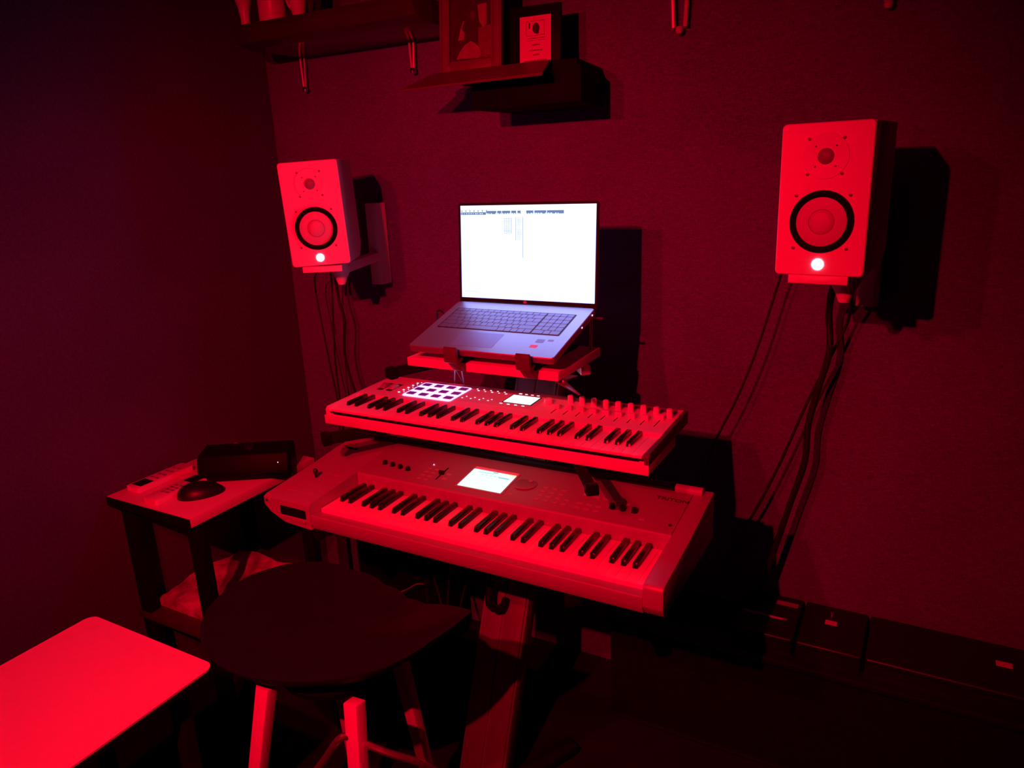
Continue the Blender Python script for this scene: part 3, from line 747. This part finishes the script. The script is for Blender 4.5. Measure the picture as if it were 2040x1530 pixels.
# ------------------------------------------------------------------ loudspeaker cables
g = 'cables hanging under the left monitor'
cable('black cable hanging outermost left under the left monitor', [(-1.60, 1.75, -0.24), (-1.78, 1.86, -0.30), (-1.865, 1.92, -0.36), (-1.855, 1.92, -0.494), (-1.839, 1.92, -0.639), (-1.822, 1.92, -0.779), (-1.822, 1.92, -0.92), (-1.80, 1.95, -1.25)], 0.0032)
cable('straight black cable hanging in the middle of the three under the left monitor', [(-1.59, 1.76, -0.245), (-1.73, 1.86, -0.29), (-1.786, 1.92, -0.35), (-1.799, 1.92, -0.49), (-1.811, 1.92, -0.637), (-1.809, 1.92, -0.779), (-1.806, 1.92, -0.92), (-1.78, 1.95, -1.25)], 0.0034)
cable('thick wavy black cable hanging rightmost under the left monitor', [(-1.57, 1.77, -0.24), (-1.72, 1.86, -0.28), (-1.768, 1.92, -0.34), (-1.761, 1.92, -0.417), (-1.747, 1.92, -0.487), (-1.762, 1.92, -0.596), (-1.751, 1.92, -0.677), (-1.728, 1.92, -0.77), (-1.72, 1.93, -0.95), (-1.72, 1.97, -1.25)], 0.0048)
cable('thin taut black cable running down leftwards from the right monitor', [(-0.225, 1.775, -0.20), (-0.30, 1.90, -0.25), (-0.321, 1.95, -0.304), (-0.364, 1.95, -0.476), (-0.410, 1.95, -0.619), (-0.467, 1.95, -0.76), (-0.495, 1.95, -0.87), (-0.53, 1.97, -1.05)], 0.0032)
cable('thick black cable bundle hanging under the right monitor', [(-0.16, 1.79, -0.22), (-0.185, 1.88, -0.29), (-0.199, 1.95, -0.376), (-0.191, 1.95, -0.475), (-0.212, 1.95, -0.583), (-0.228, 1.95, -0.68), (-0.230, 1.95, -0.779), (-0.261, 1.95, -0.916), (-0.286, 1.95, -1.028), (-0.325, 1.95, -1.20)], 0.0085)
cable('black cable crossing behind the thick bundle under the right monitor', [(-0.13, 1.79, -0.22), (-0.145, 1.90, -0.30), (-0.156, 1.975, -0.397), (-0.182, 1.975, -0.475), (-0.236, 1.975, -0.62), (-0.289, 1.975, -0.785), (-0.335, 1.975, -0.912), (-0.384, 1.975, -1.03), (-0.43, 1.975, -1.15)], 0.0038)
cable('thin pale cable curving in the dark under the lower keyboard', [(-1.503, 1.70, -1.376), (-1.42, 1.70, -1.340), (-1.36, 1.70, -1.298), (-1.33, 1.70, -1.290)], 0.0020, 'grey')
cable('black cable drooping left of the column under the lower keyboard', [(-1.30, 1.62, -0.86), (-1.25, 1.62, -1.08), (-1.215, 1.62, -1.24), (-1.17, 1.60, -1.33), (-1.13, 1.60, -1.28), (-1.10, 1.62, -1.15)], 0.0035)
cable('black cable trailing down beside the stool seat tip', [(-1.14, 1.60, -1.10), (-1.165, 1.60, -1.24), (-1.165, 1.58, -1.36), (-1.19, 1.56, -1.50), (-1.22, 1.55, -1.645)], 0.0035)

# ------------------------------------------------------------------ side table with its things
t = thing('side_table', 'narrow side table with white top and dark legs beside the left wall', 'side table', (-1.90, 1.43, F))
bm = NB(); box(bm, (-2.098, 1.185, -0.928), (-1.722, 1.675, -0.900), 0.001); part('tabletop', bm, 'plank', t)
bm = NB(); box(bm, (-2.098, 1.1815, -0.929), (-1.722, 1.1845, -0.9015)); part('front_edge', bm, 'shelfb', t, label='dark front edge band')
for x in (-2.075, -1.775):
    for y in (1.205, 1.625):
        bm = NB(); box(bm, (x, y, F), (x + 0.045, y + 0.035, -0.9285), 0.002); part('leg', bm, 'shelfb', t)
bm = NB(); box(bm, (-2.085, 1.200, -1.320), (-1.735, 1.66, -1.300), 0.001); part('lower_shelf', bm, 'midshelf', t)
t = thing('remote_control', 'white remote control on the side table, nearest the left wall', 'remote control', (-2.045, 1.345, -0.9), 0, 'remote controls on the side table')
def remote(t, x, y0, y1, dispy):
    bm = NB(); prism(bm, rrect(x - 0.030, y0, x + 0.030, y1, 0.008), 'z', -0.8995, -0.882, 0.0015); part('body', bm, 'white', t)
    bm = NB(); box(bm, (x - 0.022, dispy, -0.8825), (x + 0.022, dispy + 0.045, -0.8812)); part('display', bm, 'rubber', t)
    a, b2 = (y0 + 0.075, y1 - 0.02) if dispy < (y0 + y1) / 2 else (y0 + 0.05, y1 - 0.07)
    n = 4
    for i in range(n):
        for j in range(2):
            yy = a + (b2 - a) * i / n
            bm = NB(); box(bm, (x - 0.018 + j * 0.021, yy, -0.8825), (x - 0.003 + j * 0.021, yy + 0.009, -0.8808), 0.0005); part('button', bm, 'grey', t)
remote(t, -2.045, 1.235, 1.435, 1.250)
t = thing('remote_control', 'white remote control on the side table, between the other remote and the mouse', 'remote control', (-1.905, 1.30, -0.9), 0, 'remote controls on the side table')
remote(t, -1.915, 1.200, 1.385, 1.335)
# mouse
t = thing('computer_mouse', 'black computer mouse on the side table', 'mouse', (-1.835, 1.315, -0.9), math.radians(-40))
bm = NB(); t2 = bmesh.new(); bmesh.ops.create_uvsphere(t2, u_segments=32, v_segments=20, radius=1.0)
for v in t2.verts:
    x, y, z = v.co; z = max(z, 0.0)
    v.co = Vector((x * 0.043 * (1 - 0.12 * y), y * 0.068, (z * 0.040) * (1 - 0.18 * y)))
merge(bm, t2); part('shell', bm, 'black', t, True)
bm = NB(); lathe(bm, [(0, -0.003), (0.008, -0.003), (0.008, 0.003), (0, 0.003)], (0, 0.040, 0.0240), 'x', 20); part('scroll_wheel', bm, 'rubber', t, True)
# black device
t = thing('audio_device', 'black box-shaped device with a tiny white light, at the back of the side table', 'electronic device', (-1.815, 1.50, -0.9), math.radians(32))
bm = NB(); prism(bm, [(-0.062, 0.001), (-0.070, 0.025), (-0.050, 0.082), (0.045, 0.088), (0.052, 0.001)], 'x', -0.150, 0.128, 0.004); part('body', bm, 'rubber', t, True)
bm = NB(); box(bm, (-0.135, -0.0725, 0.024), (0.12, -0.066, 0.030), 0.001); part('front_seam', bm, 'rubber', t, True)
bm = NB(); lathe(bm, [(0, 0), (0.018, 0), (0.017, 0.012), (0, 0.013)], (0.0, 0.0, 0.084), 'z', 24); part('top_knob', bm, 'black', t, True)
bm = NB(); lathe(bm, [(0.0016, 0), (0, -0.0014)], (0.098, -0.0605, 0.054), 'y', 12); part('indicator_light', bm, 'ledw', t, True)
# paper bag / magazine on the lower shelf
bm = NB(); random.seed(3)
t2 = bmesh.new(); bmesh.ops.create_grid(t2, x_segments=16, y_segments=16, size=0.5)
for v in t2.verts:
    x, y = v.co.x, v.co.y
    v.co = Vector((-1.915 + x * 0.29, 1.42 + y * 0.34, -1.272 + 0.010 * math.sin(9 * x) * math.cos(8 * y) + random.uniform(-0.002, 0.002)))
r0 = bmesh.ops.extrude_face_region(t2, geom=list(t2.faces)); 
for v in [e for e in r0['geom'] if isinstance(e, bmesh.types.BMVert)]: v.co.z = -1.2995
bmesh.ops.recalc_face_normals(t2, faces=t2.faces); merge(bm, t2)
solo('paper_bag', bm, 'bag', 'crumpled speckled paper bag lying on the side table lower shelf', 'bag')

# ------------------------------------------------------------------ white table at lower left
t = thing('white_table', 'white table top with rounded corner in the lower left foreground', 'table', (-1.35, 0.35, F))
bm = NB(); prism(bm, rrect(-1.555, -0.25, -1.155, 0.792, 0.022, 8), 'z', -0.924, -0.920); part('tabletop', bm, 'plank', t)
bm = NB(); prism(bm, rrect(-1.555, -0.25, -1.155, 0.792, 0.022, 8), 'z', -0.936, -0.9242); part('edge_band', bm, 'rubber', t, label='black edge under the white top')
for x in (-1.52, -1.205):
    for y in (-0.2, 0.735):
        bm = NB(); bar(bm, (x, y, F), (x, y, -0.936), 0.028, 0.028, 0.002, up=(0, 1, 0)); part('leg', bm, 'blackm', t)

# ------------------------------------------------------------------ bar stool
SC = Vector((-1.065, 1.005, 0)); TIP = math.radians(14)
t = thing('bar_stool', 'bar stool with dark scooped seat and pale legs in the foreground', 'stool', (SC.x, SC.y, F))
SEAT = [(-194, .317, -.930), (-176, .304, -.930), (-163, .290, -.930), (-149, .268, -.932), (-136, .248, -.935), (-120, .225, -.935), (-101, .203, -.935), (-78, .186, -.935), (-55, .184, -.935), (-33, .200, -.933), (-18, .221, -.930), (-6, .242, -.922), (6, .270, -.908), (13, .305, -.890), (18, .334, -.872), (23, .285, -.880), (30, .222, -.895), (45, .182, -.908), (79, .170, -.920), (115, .213, -.925), (132, .268, -.928), (148, .303, -.930), (166, .317, -.930), (184, .304, -.930)]
def seat_rim(a):
    d = math.degrees(a)
    while d > 180: d -= 360
    while d < -180: d += 360
    for p, q in zip(SEAT, SEAT[1:]):
        if p[0] <= d <= q[0]:
            k = (d - p[0]) / (q[0] - p[0]); return p[1] + (q[1] - p[1]) * k, p[2] + (q[2] - p[2]) * k
def seat_pt(tr, a, top_):
    R_, zr = seat_rim(a)
    z = -0.958 + (zr + 0.958) * tr ** 2.4; r = R_ * tr
    if not top_: z -= 0.010 + 0.044 * (1 - tr ** 4); r *= 0.985
    return Vector((SC.x + r * math.cos(a), SC.y + r * math.sin(a), z))
bm = NB(); t2 = bmesh.new(); NA, NR = 120, 14; ringsT = []; ringsB = []
for k in range(1, NR + 1):
    ringsT.append([t2.verts.new(seat_pt(k / NR, 2 * math.pi * i / NA, True)) for i in range(NA)])
    ringsB.append([t2.verts.new(seat_pt(k / NR, 2 * math.pi * i / NA, False)) for i in range(NA)])
cT = t2.verts.new(seat_pt(0, 0, True)); cB = t2.verts.new(seat_pt(0, 0, False))
for Rg, c in ((ringsT, cT), (ringsB, cB)):
    for i in range(NA): t2.faces.new((c, Rg[0][i], Rg[0][(i + 1) % NA]))
    for A, B in zip(Rg, Rg[1:]):
        for i in range(NA): t2.faces.new((A[i], B[i], B[(i + 1) % NA], A[(i + 1) % NA]))
for i in range(NA): t2.faces.new((ringsT[-1][i], ringsB[-1][i], ringsB[-1][(i + 1) % NA], ringsT[-1][(i + 1) % NA]))
bmesh.ops.recalc_face_normals(t2, faces=t2.faces); merge(bm, t2)
part('seat', bm, 'seat', t)
bm = NB(); cyl(bm, (SC.x + 0.02, SC.y, -1.030), 0.115, 0.020, 'z', r2=0.125, seg=40); part('seat_frame', bm, 'blackm', t)
legs = [((-1.100, 0.862, -0.998), (-1.215, 0.775, F)), ((-0.905, 0.905, -1.000), (-0.850, 0.800, F)), ((-1.135, 1.090, -1.000), (-1.160, 1.150, F)), ((-0.975, 1.120, -1.000), (-0.965, 1.220, F))]
for a, b2 in legs:
    bm = NB(); bar(bm, a, b2, 0.034, 0.030, 0.003, up=(0, 1, 0), w2=0.026, h2=0.024); part('leg', bm, 'wood', t)
def lp(i, z):
    a, b2 = Vector(legs[i][0]), Vector(legs[i][1]); k = (z - a.z) / (b2.z - a.z); return a + (b2 - a) * k
bm = NB(); tube(bm, [lp(1, -1.075) + Vector((-0.010, -0.004, 0)), (-0.925, 0.872, -1.072), (-0.965, 0.850, -1.135), (-1.03, 0.825, -1.22), lp(0, -1.30)], 0.0075); part('footrest_rod', bm, 'steel', t)
bm = NB(); tube(bm, [lp(1, -1.085) + Vector((0.008, 0.005, 0)), (-0.835, 0.905, -1.095), (-0.775, 0.945, -1.135), (-0.750, 1.02, -1.25), (-0.84, 1.14, -1.44), lp(3, -1.52)], 0.0075); part('footrest_rod', bm, 'steel', t)

# ------------------------------------------------------------------ left wall shelf with cups
def shelf_unit(label, x0, x1, zb, br):
    t = thing('wall_shelf', label, 'shelf', ((x0 + x1) / 2, 2.05, zb))
    bm = NB(); prism(bm, [(1.745, zb + 0.062), (1.738, zb + 0.040), (1.752, zb + 0.012), (1.80, zb), (2.049, zb), (2.049, zb + 0.062)], 'x', x0, x1, 0.002)
    part('board', bm, 'shelfg', t)
    k = 2.025
    for x, zt, sp_, r_ in br:
        bm = NB()
        for q in (-1, 1): tube(bm, [(x + q * sp_, k, zb - 0.001), (x + q * sp_ * 0.5, k - 0.002, zt + 0.006)], r_, 10, False)
        b0 = part('bracket', bm, 'satin', t, label='two slim metal rods meeting in a round tip')
        bm = NB(); lathe(bm, [(0, -0.0105), (0.007, -0.008), (0.0105, 0), (0.007, 0.008), (0, 0.0105)], (x, k - 0.002, zt), 'z', 20)
        part('round_tip', bm, 'satin' if r_ > 0.004 else 'chrome', b0)
    return t
shelf_unit('dark glossy wall shelf at top left holding white cups', -1.905, -1.235, 0.383, ((-1.905, 0.284, 0.009, 0.0032), (-1.452, 0.300, 0.008, 0.0036)))
shelf_unit('wall shelf above the right half, only its two metal bracket tips showing', -0.80, 0.05, 0.62, ((-0.612, 0.318, 0.030, 0.0058), (-0.133, 0.316, 0.012, 0.0045)))
def cup(label, x, y, prof, handle=None, group='white cups on the top left shelf'):
    bm = NB(); lathe(bm, prof, (x, y, 0.4455), 'z', 32)
    t = thing('cup', label, 'cup', (x, y, 0.4455), 0, group)
    part('bowl', bm, 'cup', t)
    if handle:
        bm = NB(); tube(bm, [(x + a, y, 0.4455 + b2) for a, b2 in handle], 0.004); part('handle', bm, 'cup', t)
cup('flared white cup nearest the left end of the top left shelf', -1.872, 1.768, [(0, 0), (0.014, 0), (0.014, 0.02), (0.018, 0.05), (0.026, 0.075), (0.036, 0.085), (0.034, 0.088), (0.022, 0.075), (0, 0.03)])
cup('straight wide white cup between the other two cups', -1.775, 1.785, [(0, 0), (0.038, 0), (0.040, 0.004), (0.040, 0.10), (0.037, 0.10), (0.036, 0.006), (0, 0.006)])
cup('white cup with a curved handle on its left side, rightmost of the lit cups', -1.665, 1.778, [(0, 0), (0.016, 0), (0.018, 0.004), (0.034, 0.09), (0.031, 0.09), (0.015, 0.006), (0, 0.006)], [(-0.020, 0.02), (-0.036, 0.035), (-0.042, 0.06), (-0.033, 0.082)])

# ------------------------------------------------------------------ centre wall shelf with frame and certificate
t = thing('wall_shelf', 'black box wall shelf with a sloping board in front, above the laptop', 'shelf', (-0.95, 2.05, 0.15))
bm = NB(); prism(bm, [(-1.10, 1.79), (-0.785, 1.79), (-0.835, 2.049), (-1.10, 2.049)], 'z', 0.150, 0.236, 0.002); part('box_body', bm, 'shelfb', t)
bm = NB(); prism(bm, [(-1.24, 1.80), (-0.80, 1.80), (-0.835, 2.049), (-1.24, 2.049)], 'z', 0.2365, 0.2515, 0.001); part('top_board', bm, 'shelfb', t)
bm = NB(); t2 = bmesh.new()
f = [(-1.27, 1.700, 0.206), (-0.846, 1.700, 0.207), (-0.846, 1.702, 0.2145), (-0.868, 1.793, 0.2530), (-1.215, 1.793, 0.2530), (-1.27, 1.702, 0.2095)]
b_ = [(x, y + 0.006, z - 0.008 if i in (3, 4) else z) for i, (x, y, z) in enumerate(f)]
VA = [t2.verts.new(p) for p in f]; VB = [t2.verts.new(p) for p in b_]
t2.faces.new((VA[0], VA[1], VA[2], VA[5])); t2.faces.new((VA[5], VA[2], VA[3], VA[4]))
t2.faces.new((VB[5], VB[2], VB[1], VB[0])); t2.faces.new((VB[4], VB[3], VB[2], VB[5]))
for i in range(6): t2.faces.new((VA[i], VB[i], VB[(i + 1) % 6], VA[(i + 1) % 6]))
bmesh.ops.recalc_face_normals(t2, faces=t2.faces); merge(bm, t2)
part('sloping_board', bm, 'panelw', t, label='thin reddish sloping front board')

t = thing('picture_frame', 'tall wooden picture frame with a photo of two people, on the centre shelf', 'picture frame', (-1.13, 1.86, 0.2515))
lean = math.radians(-6)
def framed(M4, w_, h_, fw, fd):
    bm = NB()
    for (a, b2, c, d) in ((-w_ / 2, 0, -w_ / 2 + fw, h_), (w_ / 2 - fw, 0, w_ / 2, h_), (-w_ / 2 + fw, 0, w_ / 2 - fw, fw), (-w_ / 2 + fw, h_ - fw, w_ / 2 - fw, h_)):
        box(bm, (a, 0, b2), (c, fd, d), 0.001, M4=M4)
    return bm
PF = Matrix.Translation((-1.128, 1.835, 0.2525)) @ Matrix.Rotation(math.radians(4), 4, 'Z') @ Matrix.Rotation(lean, 4, 'X')
part('frame', framed(PF, 0.186, 0.25, 0.030, 0.014), 'frame', t)
for xr, z0r, z1r in ((-0.0895, 0.001, 0.249), (0.0895, 0.001, 0.249), (-0.066, 0.02, 0.24), (0.066, 0.02, 0.24)):
    bm = NB(); box(bm, (xr - 0.0035, -0.0020, z0r), (xr + 0.0035, 0.0005, z1r), M4=PF); part('frame_rim', bm, 'panelw', t)
bm = NB(); box(bm, (-0.063, 0.008, 0.030), (0.063, 0.012, 0.22), M4=PF); ph = part('photo', bm, 'photo_d', t, label='dark portrait photo')
def pe(bm, cx, cz, rx, rz, d):
    lathe(bm, [(0, d), (1, d), (1, d + 0.0006), (0, d + 0.0006)], (0, 0, 0), 'y', 24, PF @ Matrix.Translation((cx, 0, cz)) @ Matrix.Diagonal((rx, 1, rz, 1)))
def pg(name, pts, d, ma):
    bm = NB(); prism(bm, pts, 'y', d, d + 0.0007, 0.0, PF); part(name, bm, ma, ph)
pg('photo_window', [(0.019, 0.167), (0.046, 0.169), (0.046, 0.118), (0.036, 0.108), (0.024, 0.125)], 0.0070, 'photo_l')
pg('photo_backdrop', [(0.020, 0.110), (0.060, 0.115), (0.060, 0.034), (0.022, 0.034)], 0.0072, 'photo_m')
pg('photo_dress', [(-0.046, 0.036), (-0.034, 0.056), (-0.020, 0.070), (-0.002, 0.079), (0.012, 0.072), (0.024, 0.060), (0.030, 0.040), (0.020, 0.034)], 0.0064, 'photo_l')
pg('photo_sleeve', [(-0.040, 0.083), (-0.022, 0.084), (-0.020, 0.100), (-0.028, 0.112), (-0.020, 0.130), (-0.024, 0.131), (-0.033, 0.110)], 0.0064, 'photo_l')
pg('photo_figure', [(-0.022, 0.060), (0.014, 0.078), (0.020, 0.110), (0.018, 0.150), (0.006, 0.166), (-0.010, 0.150), (-0.020, 0.110)], 0.0067, 'photo_d')
for fx, fz, rx, rz in ((0.002, 0.190, 0.009, 0.013), (0.004, 0.142, 0.008, 0.012)):
    pg('photo_face', [(fx + rx * math.cos(a * math.pi / 8), fz + rz * math.sin(a * math.pi / 8)) for a in range(16)], 0.0058, 'photo_f')
t = thing('certificate_plaque', 'black plaque with a pale printed certificate, right of the picture frame', 'plaque', (-0.945, 1.88, 0.2515))
PC = Matrix.Translation((-0.952, 1.872, 0.2525)) @ Matrix.Rotation(math.radians(4), 4, 'Z') @ Matrix.Rotation(math.radians(-5), 4, 'X')
bm = NB(); box(bm, (-0.072, 0, 0), (0.072, 0.012, 0.148), 0.002, M4=PC); part('backing_board', bm, 'rubber', t)
bm = NB(); box(bm, (-0.042, -0.0012, 0.010), (0.046, 0.0, 0.122), M4=PC); pp = part('certificate', bm, 'paper', t, label='pale printed sheet')
def pc(bm, x0, x1, z0, z1, d=-0.0018): box(bm, (x0, d, z0), (x1, -0.0011, z1), M4=PC)
bm = NB()
for (a, b2, z, h) in ((-0.020, 0.030, 0.067, 0.0022), (-0.022, 0.030, 0.062, 0.0012), (-0.009, 0.015, 0.050, 0.0045), (-0.014, 0.023, 0.037, 0.0035), (-0.004, 0.014, 0.026, 0.0038), (-0.030, 0.034, 0.0115, 0.0035)):
    x = a
    while x < b2:
        l = random.uniform(0.002, 0.005); pc(bm, x, min(x + l, b2), z, z + h * random.uniform(0.7, 1)); x += l + 0.0009
part('printed_text', bm, 'photo_m', pp, label='small printed lines')
bm = NB()
for (a, b2, c, d) in ((-0.024, 0.028, 0.109, 0.110), (-0.024, 0.028, 0.074, 0.075), (-0.024, -0.023, 0.074, 0.110), (0.027, 0.028, 0.074, 0.110)): pc(bm, a, b2, c, d)
lathe(bm, [(0, -0.0018), (1, -0.0018), (1, -0.0011), (0, -0.0011)], (0, 0, 0), 'y', 24, PC @ Matrix.Translation((0.004, 0, 0.092)) @ Matrix.Diagonal((0.010, 1, 0.013, 1)))
pc(bm, -0.017, -0.013, 0.092, 0.106); pc(bm, 0.004, 0.012, 0.078, 0.088)
part('printed_portrait', bm, 'ink', pp, label='small dark printed portrait')

# ------------------------------------------------------------------ low black bench and cases along the right wall
t = thing('low_bench', 'long low black bench on the floor along the back wall at right', 'bench', (0.45, 1.92, F))
bm = NB(); box(bm, (-0.74, 1.805, -1.322), (1.40, 2.045, -1.302), 0.003); part('top_board', bm, 'black', t)
bm = NB(); box(bm, (-0.73, 1.825, F), (1.39, 2.04, -1.3225)); part('carcass', bm, 'blackm', t)
bm = NB(); box(bm, (-0.74, 1.800, F), (1.40, 1.8245, F + 0.012), 0.004); part('plinth', bm, 'black', t)
def case(label, x0, x1, extras):
    t = thing('equipment_case', label, 'case', ((x0 + x1) / 2, 1.94, -1.302), 0, 'black cases on the low bench')
    bm = NB(); box(bm, (x0 + 0.001, 1.836, -1.3015), (x1 - 0.001, 2.042, -1.2655), 0.001, 2); b0 = part('body', bm, 'black', t)
    bm = NB(); box(bm, (x0 - 0.001, 1.831, -1.265), (x1 + 0.001, 2.043, -1.245), 0.007, 4); l0 = part('lid', bm, 'black', t)
    for k in range(2):
        bm = NB(); box(bm, (x0 + 0.004, 1.8335, -1.293 + k * 0.012), (x1 - 0.004, 1.836, -1.289 + k * 0.012), 0.001); part('rib', bm, 'black', b0)
    extras(t, l0)
def ex1(t, l0):
    bm = NB(); tube(bm, [(-0.358, 1.922, -1.246), (-0.352, 1.914, -1.2405), (-0.34, 1.911, -1.2395), (-0.262, 1.911, -1.2395), (-0.250, 1.914, -1.2405), (-0.244, 1.922, -1.246)], 0.0035); part('handle', bm, 'purplew', l0, label='slim grey bar handle')
    bm = NB(); box(bm, (-0.283, 1.990, -1.2452), (-0.224, 2.010, -1.2442)); part('label', bm, 'print_', l0, label='pale rectangular label')
    for k in range(4):
        bm = NB(); box(bm, (-0.300, 1.940 + k * 0.011, -1.2452), (-0.250, 1.944 + k * 0.011, -1.2435), 0.0005); part('lid_rib', bm, 'black', l0)
def ex2(t, l0):
    bm = NB(); box(bm, (-0.147, 1.946, -1.2452), (-0.117, 1.966, -1.2442)); part('label', bm, 'whitem', l0, label='small bright label')
    bm = NB(); lathe(bm, [(0, 0), (0.006, 0), (0.005, 0.006), (0, 0.007)], (-0.134, 1.995, -1.245), 'z', 16); part('lid_knob', bm, 'chrome', l0)
def ex3(t, l0):
    bm = NB(); box(bm, (0.252, 1.940, -1.2452), (0.287, 1.962, -1.2442)); part('label', bm, 'whitem', l0, label='small bright label')
case('small black case with a slim bar handle and pale label, leftmost on the low bench', -0.375, -0.215, ex1)
case('black case with a small bright label and lid knob, middle one on the bench', -0.206, -0.046, ex2)
case('long black case with one bright label, rightmost on the low bench', -0.037, 0.60, ex3)

# black amplifier under the lower keyboard, behind the stool
t = thing('equipment_rack', 'black equipment box standing in the dark under the lower keyboard, behind the stool', 'equipment box', (-1.50, 1.86, F))
bm = NB(); box(bm, (-1.66, 1.76, F), (-1.36, 1.98, -1.10), 0.006); part('cabinet', bm, 'blackm', t)
bm = NB(); box(bm, (-1.645, 1.754, F + 0.03), (-1.375, 1.7595, -1.115), 0.002); part('front_grille', bm, 'rubber', t)
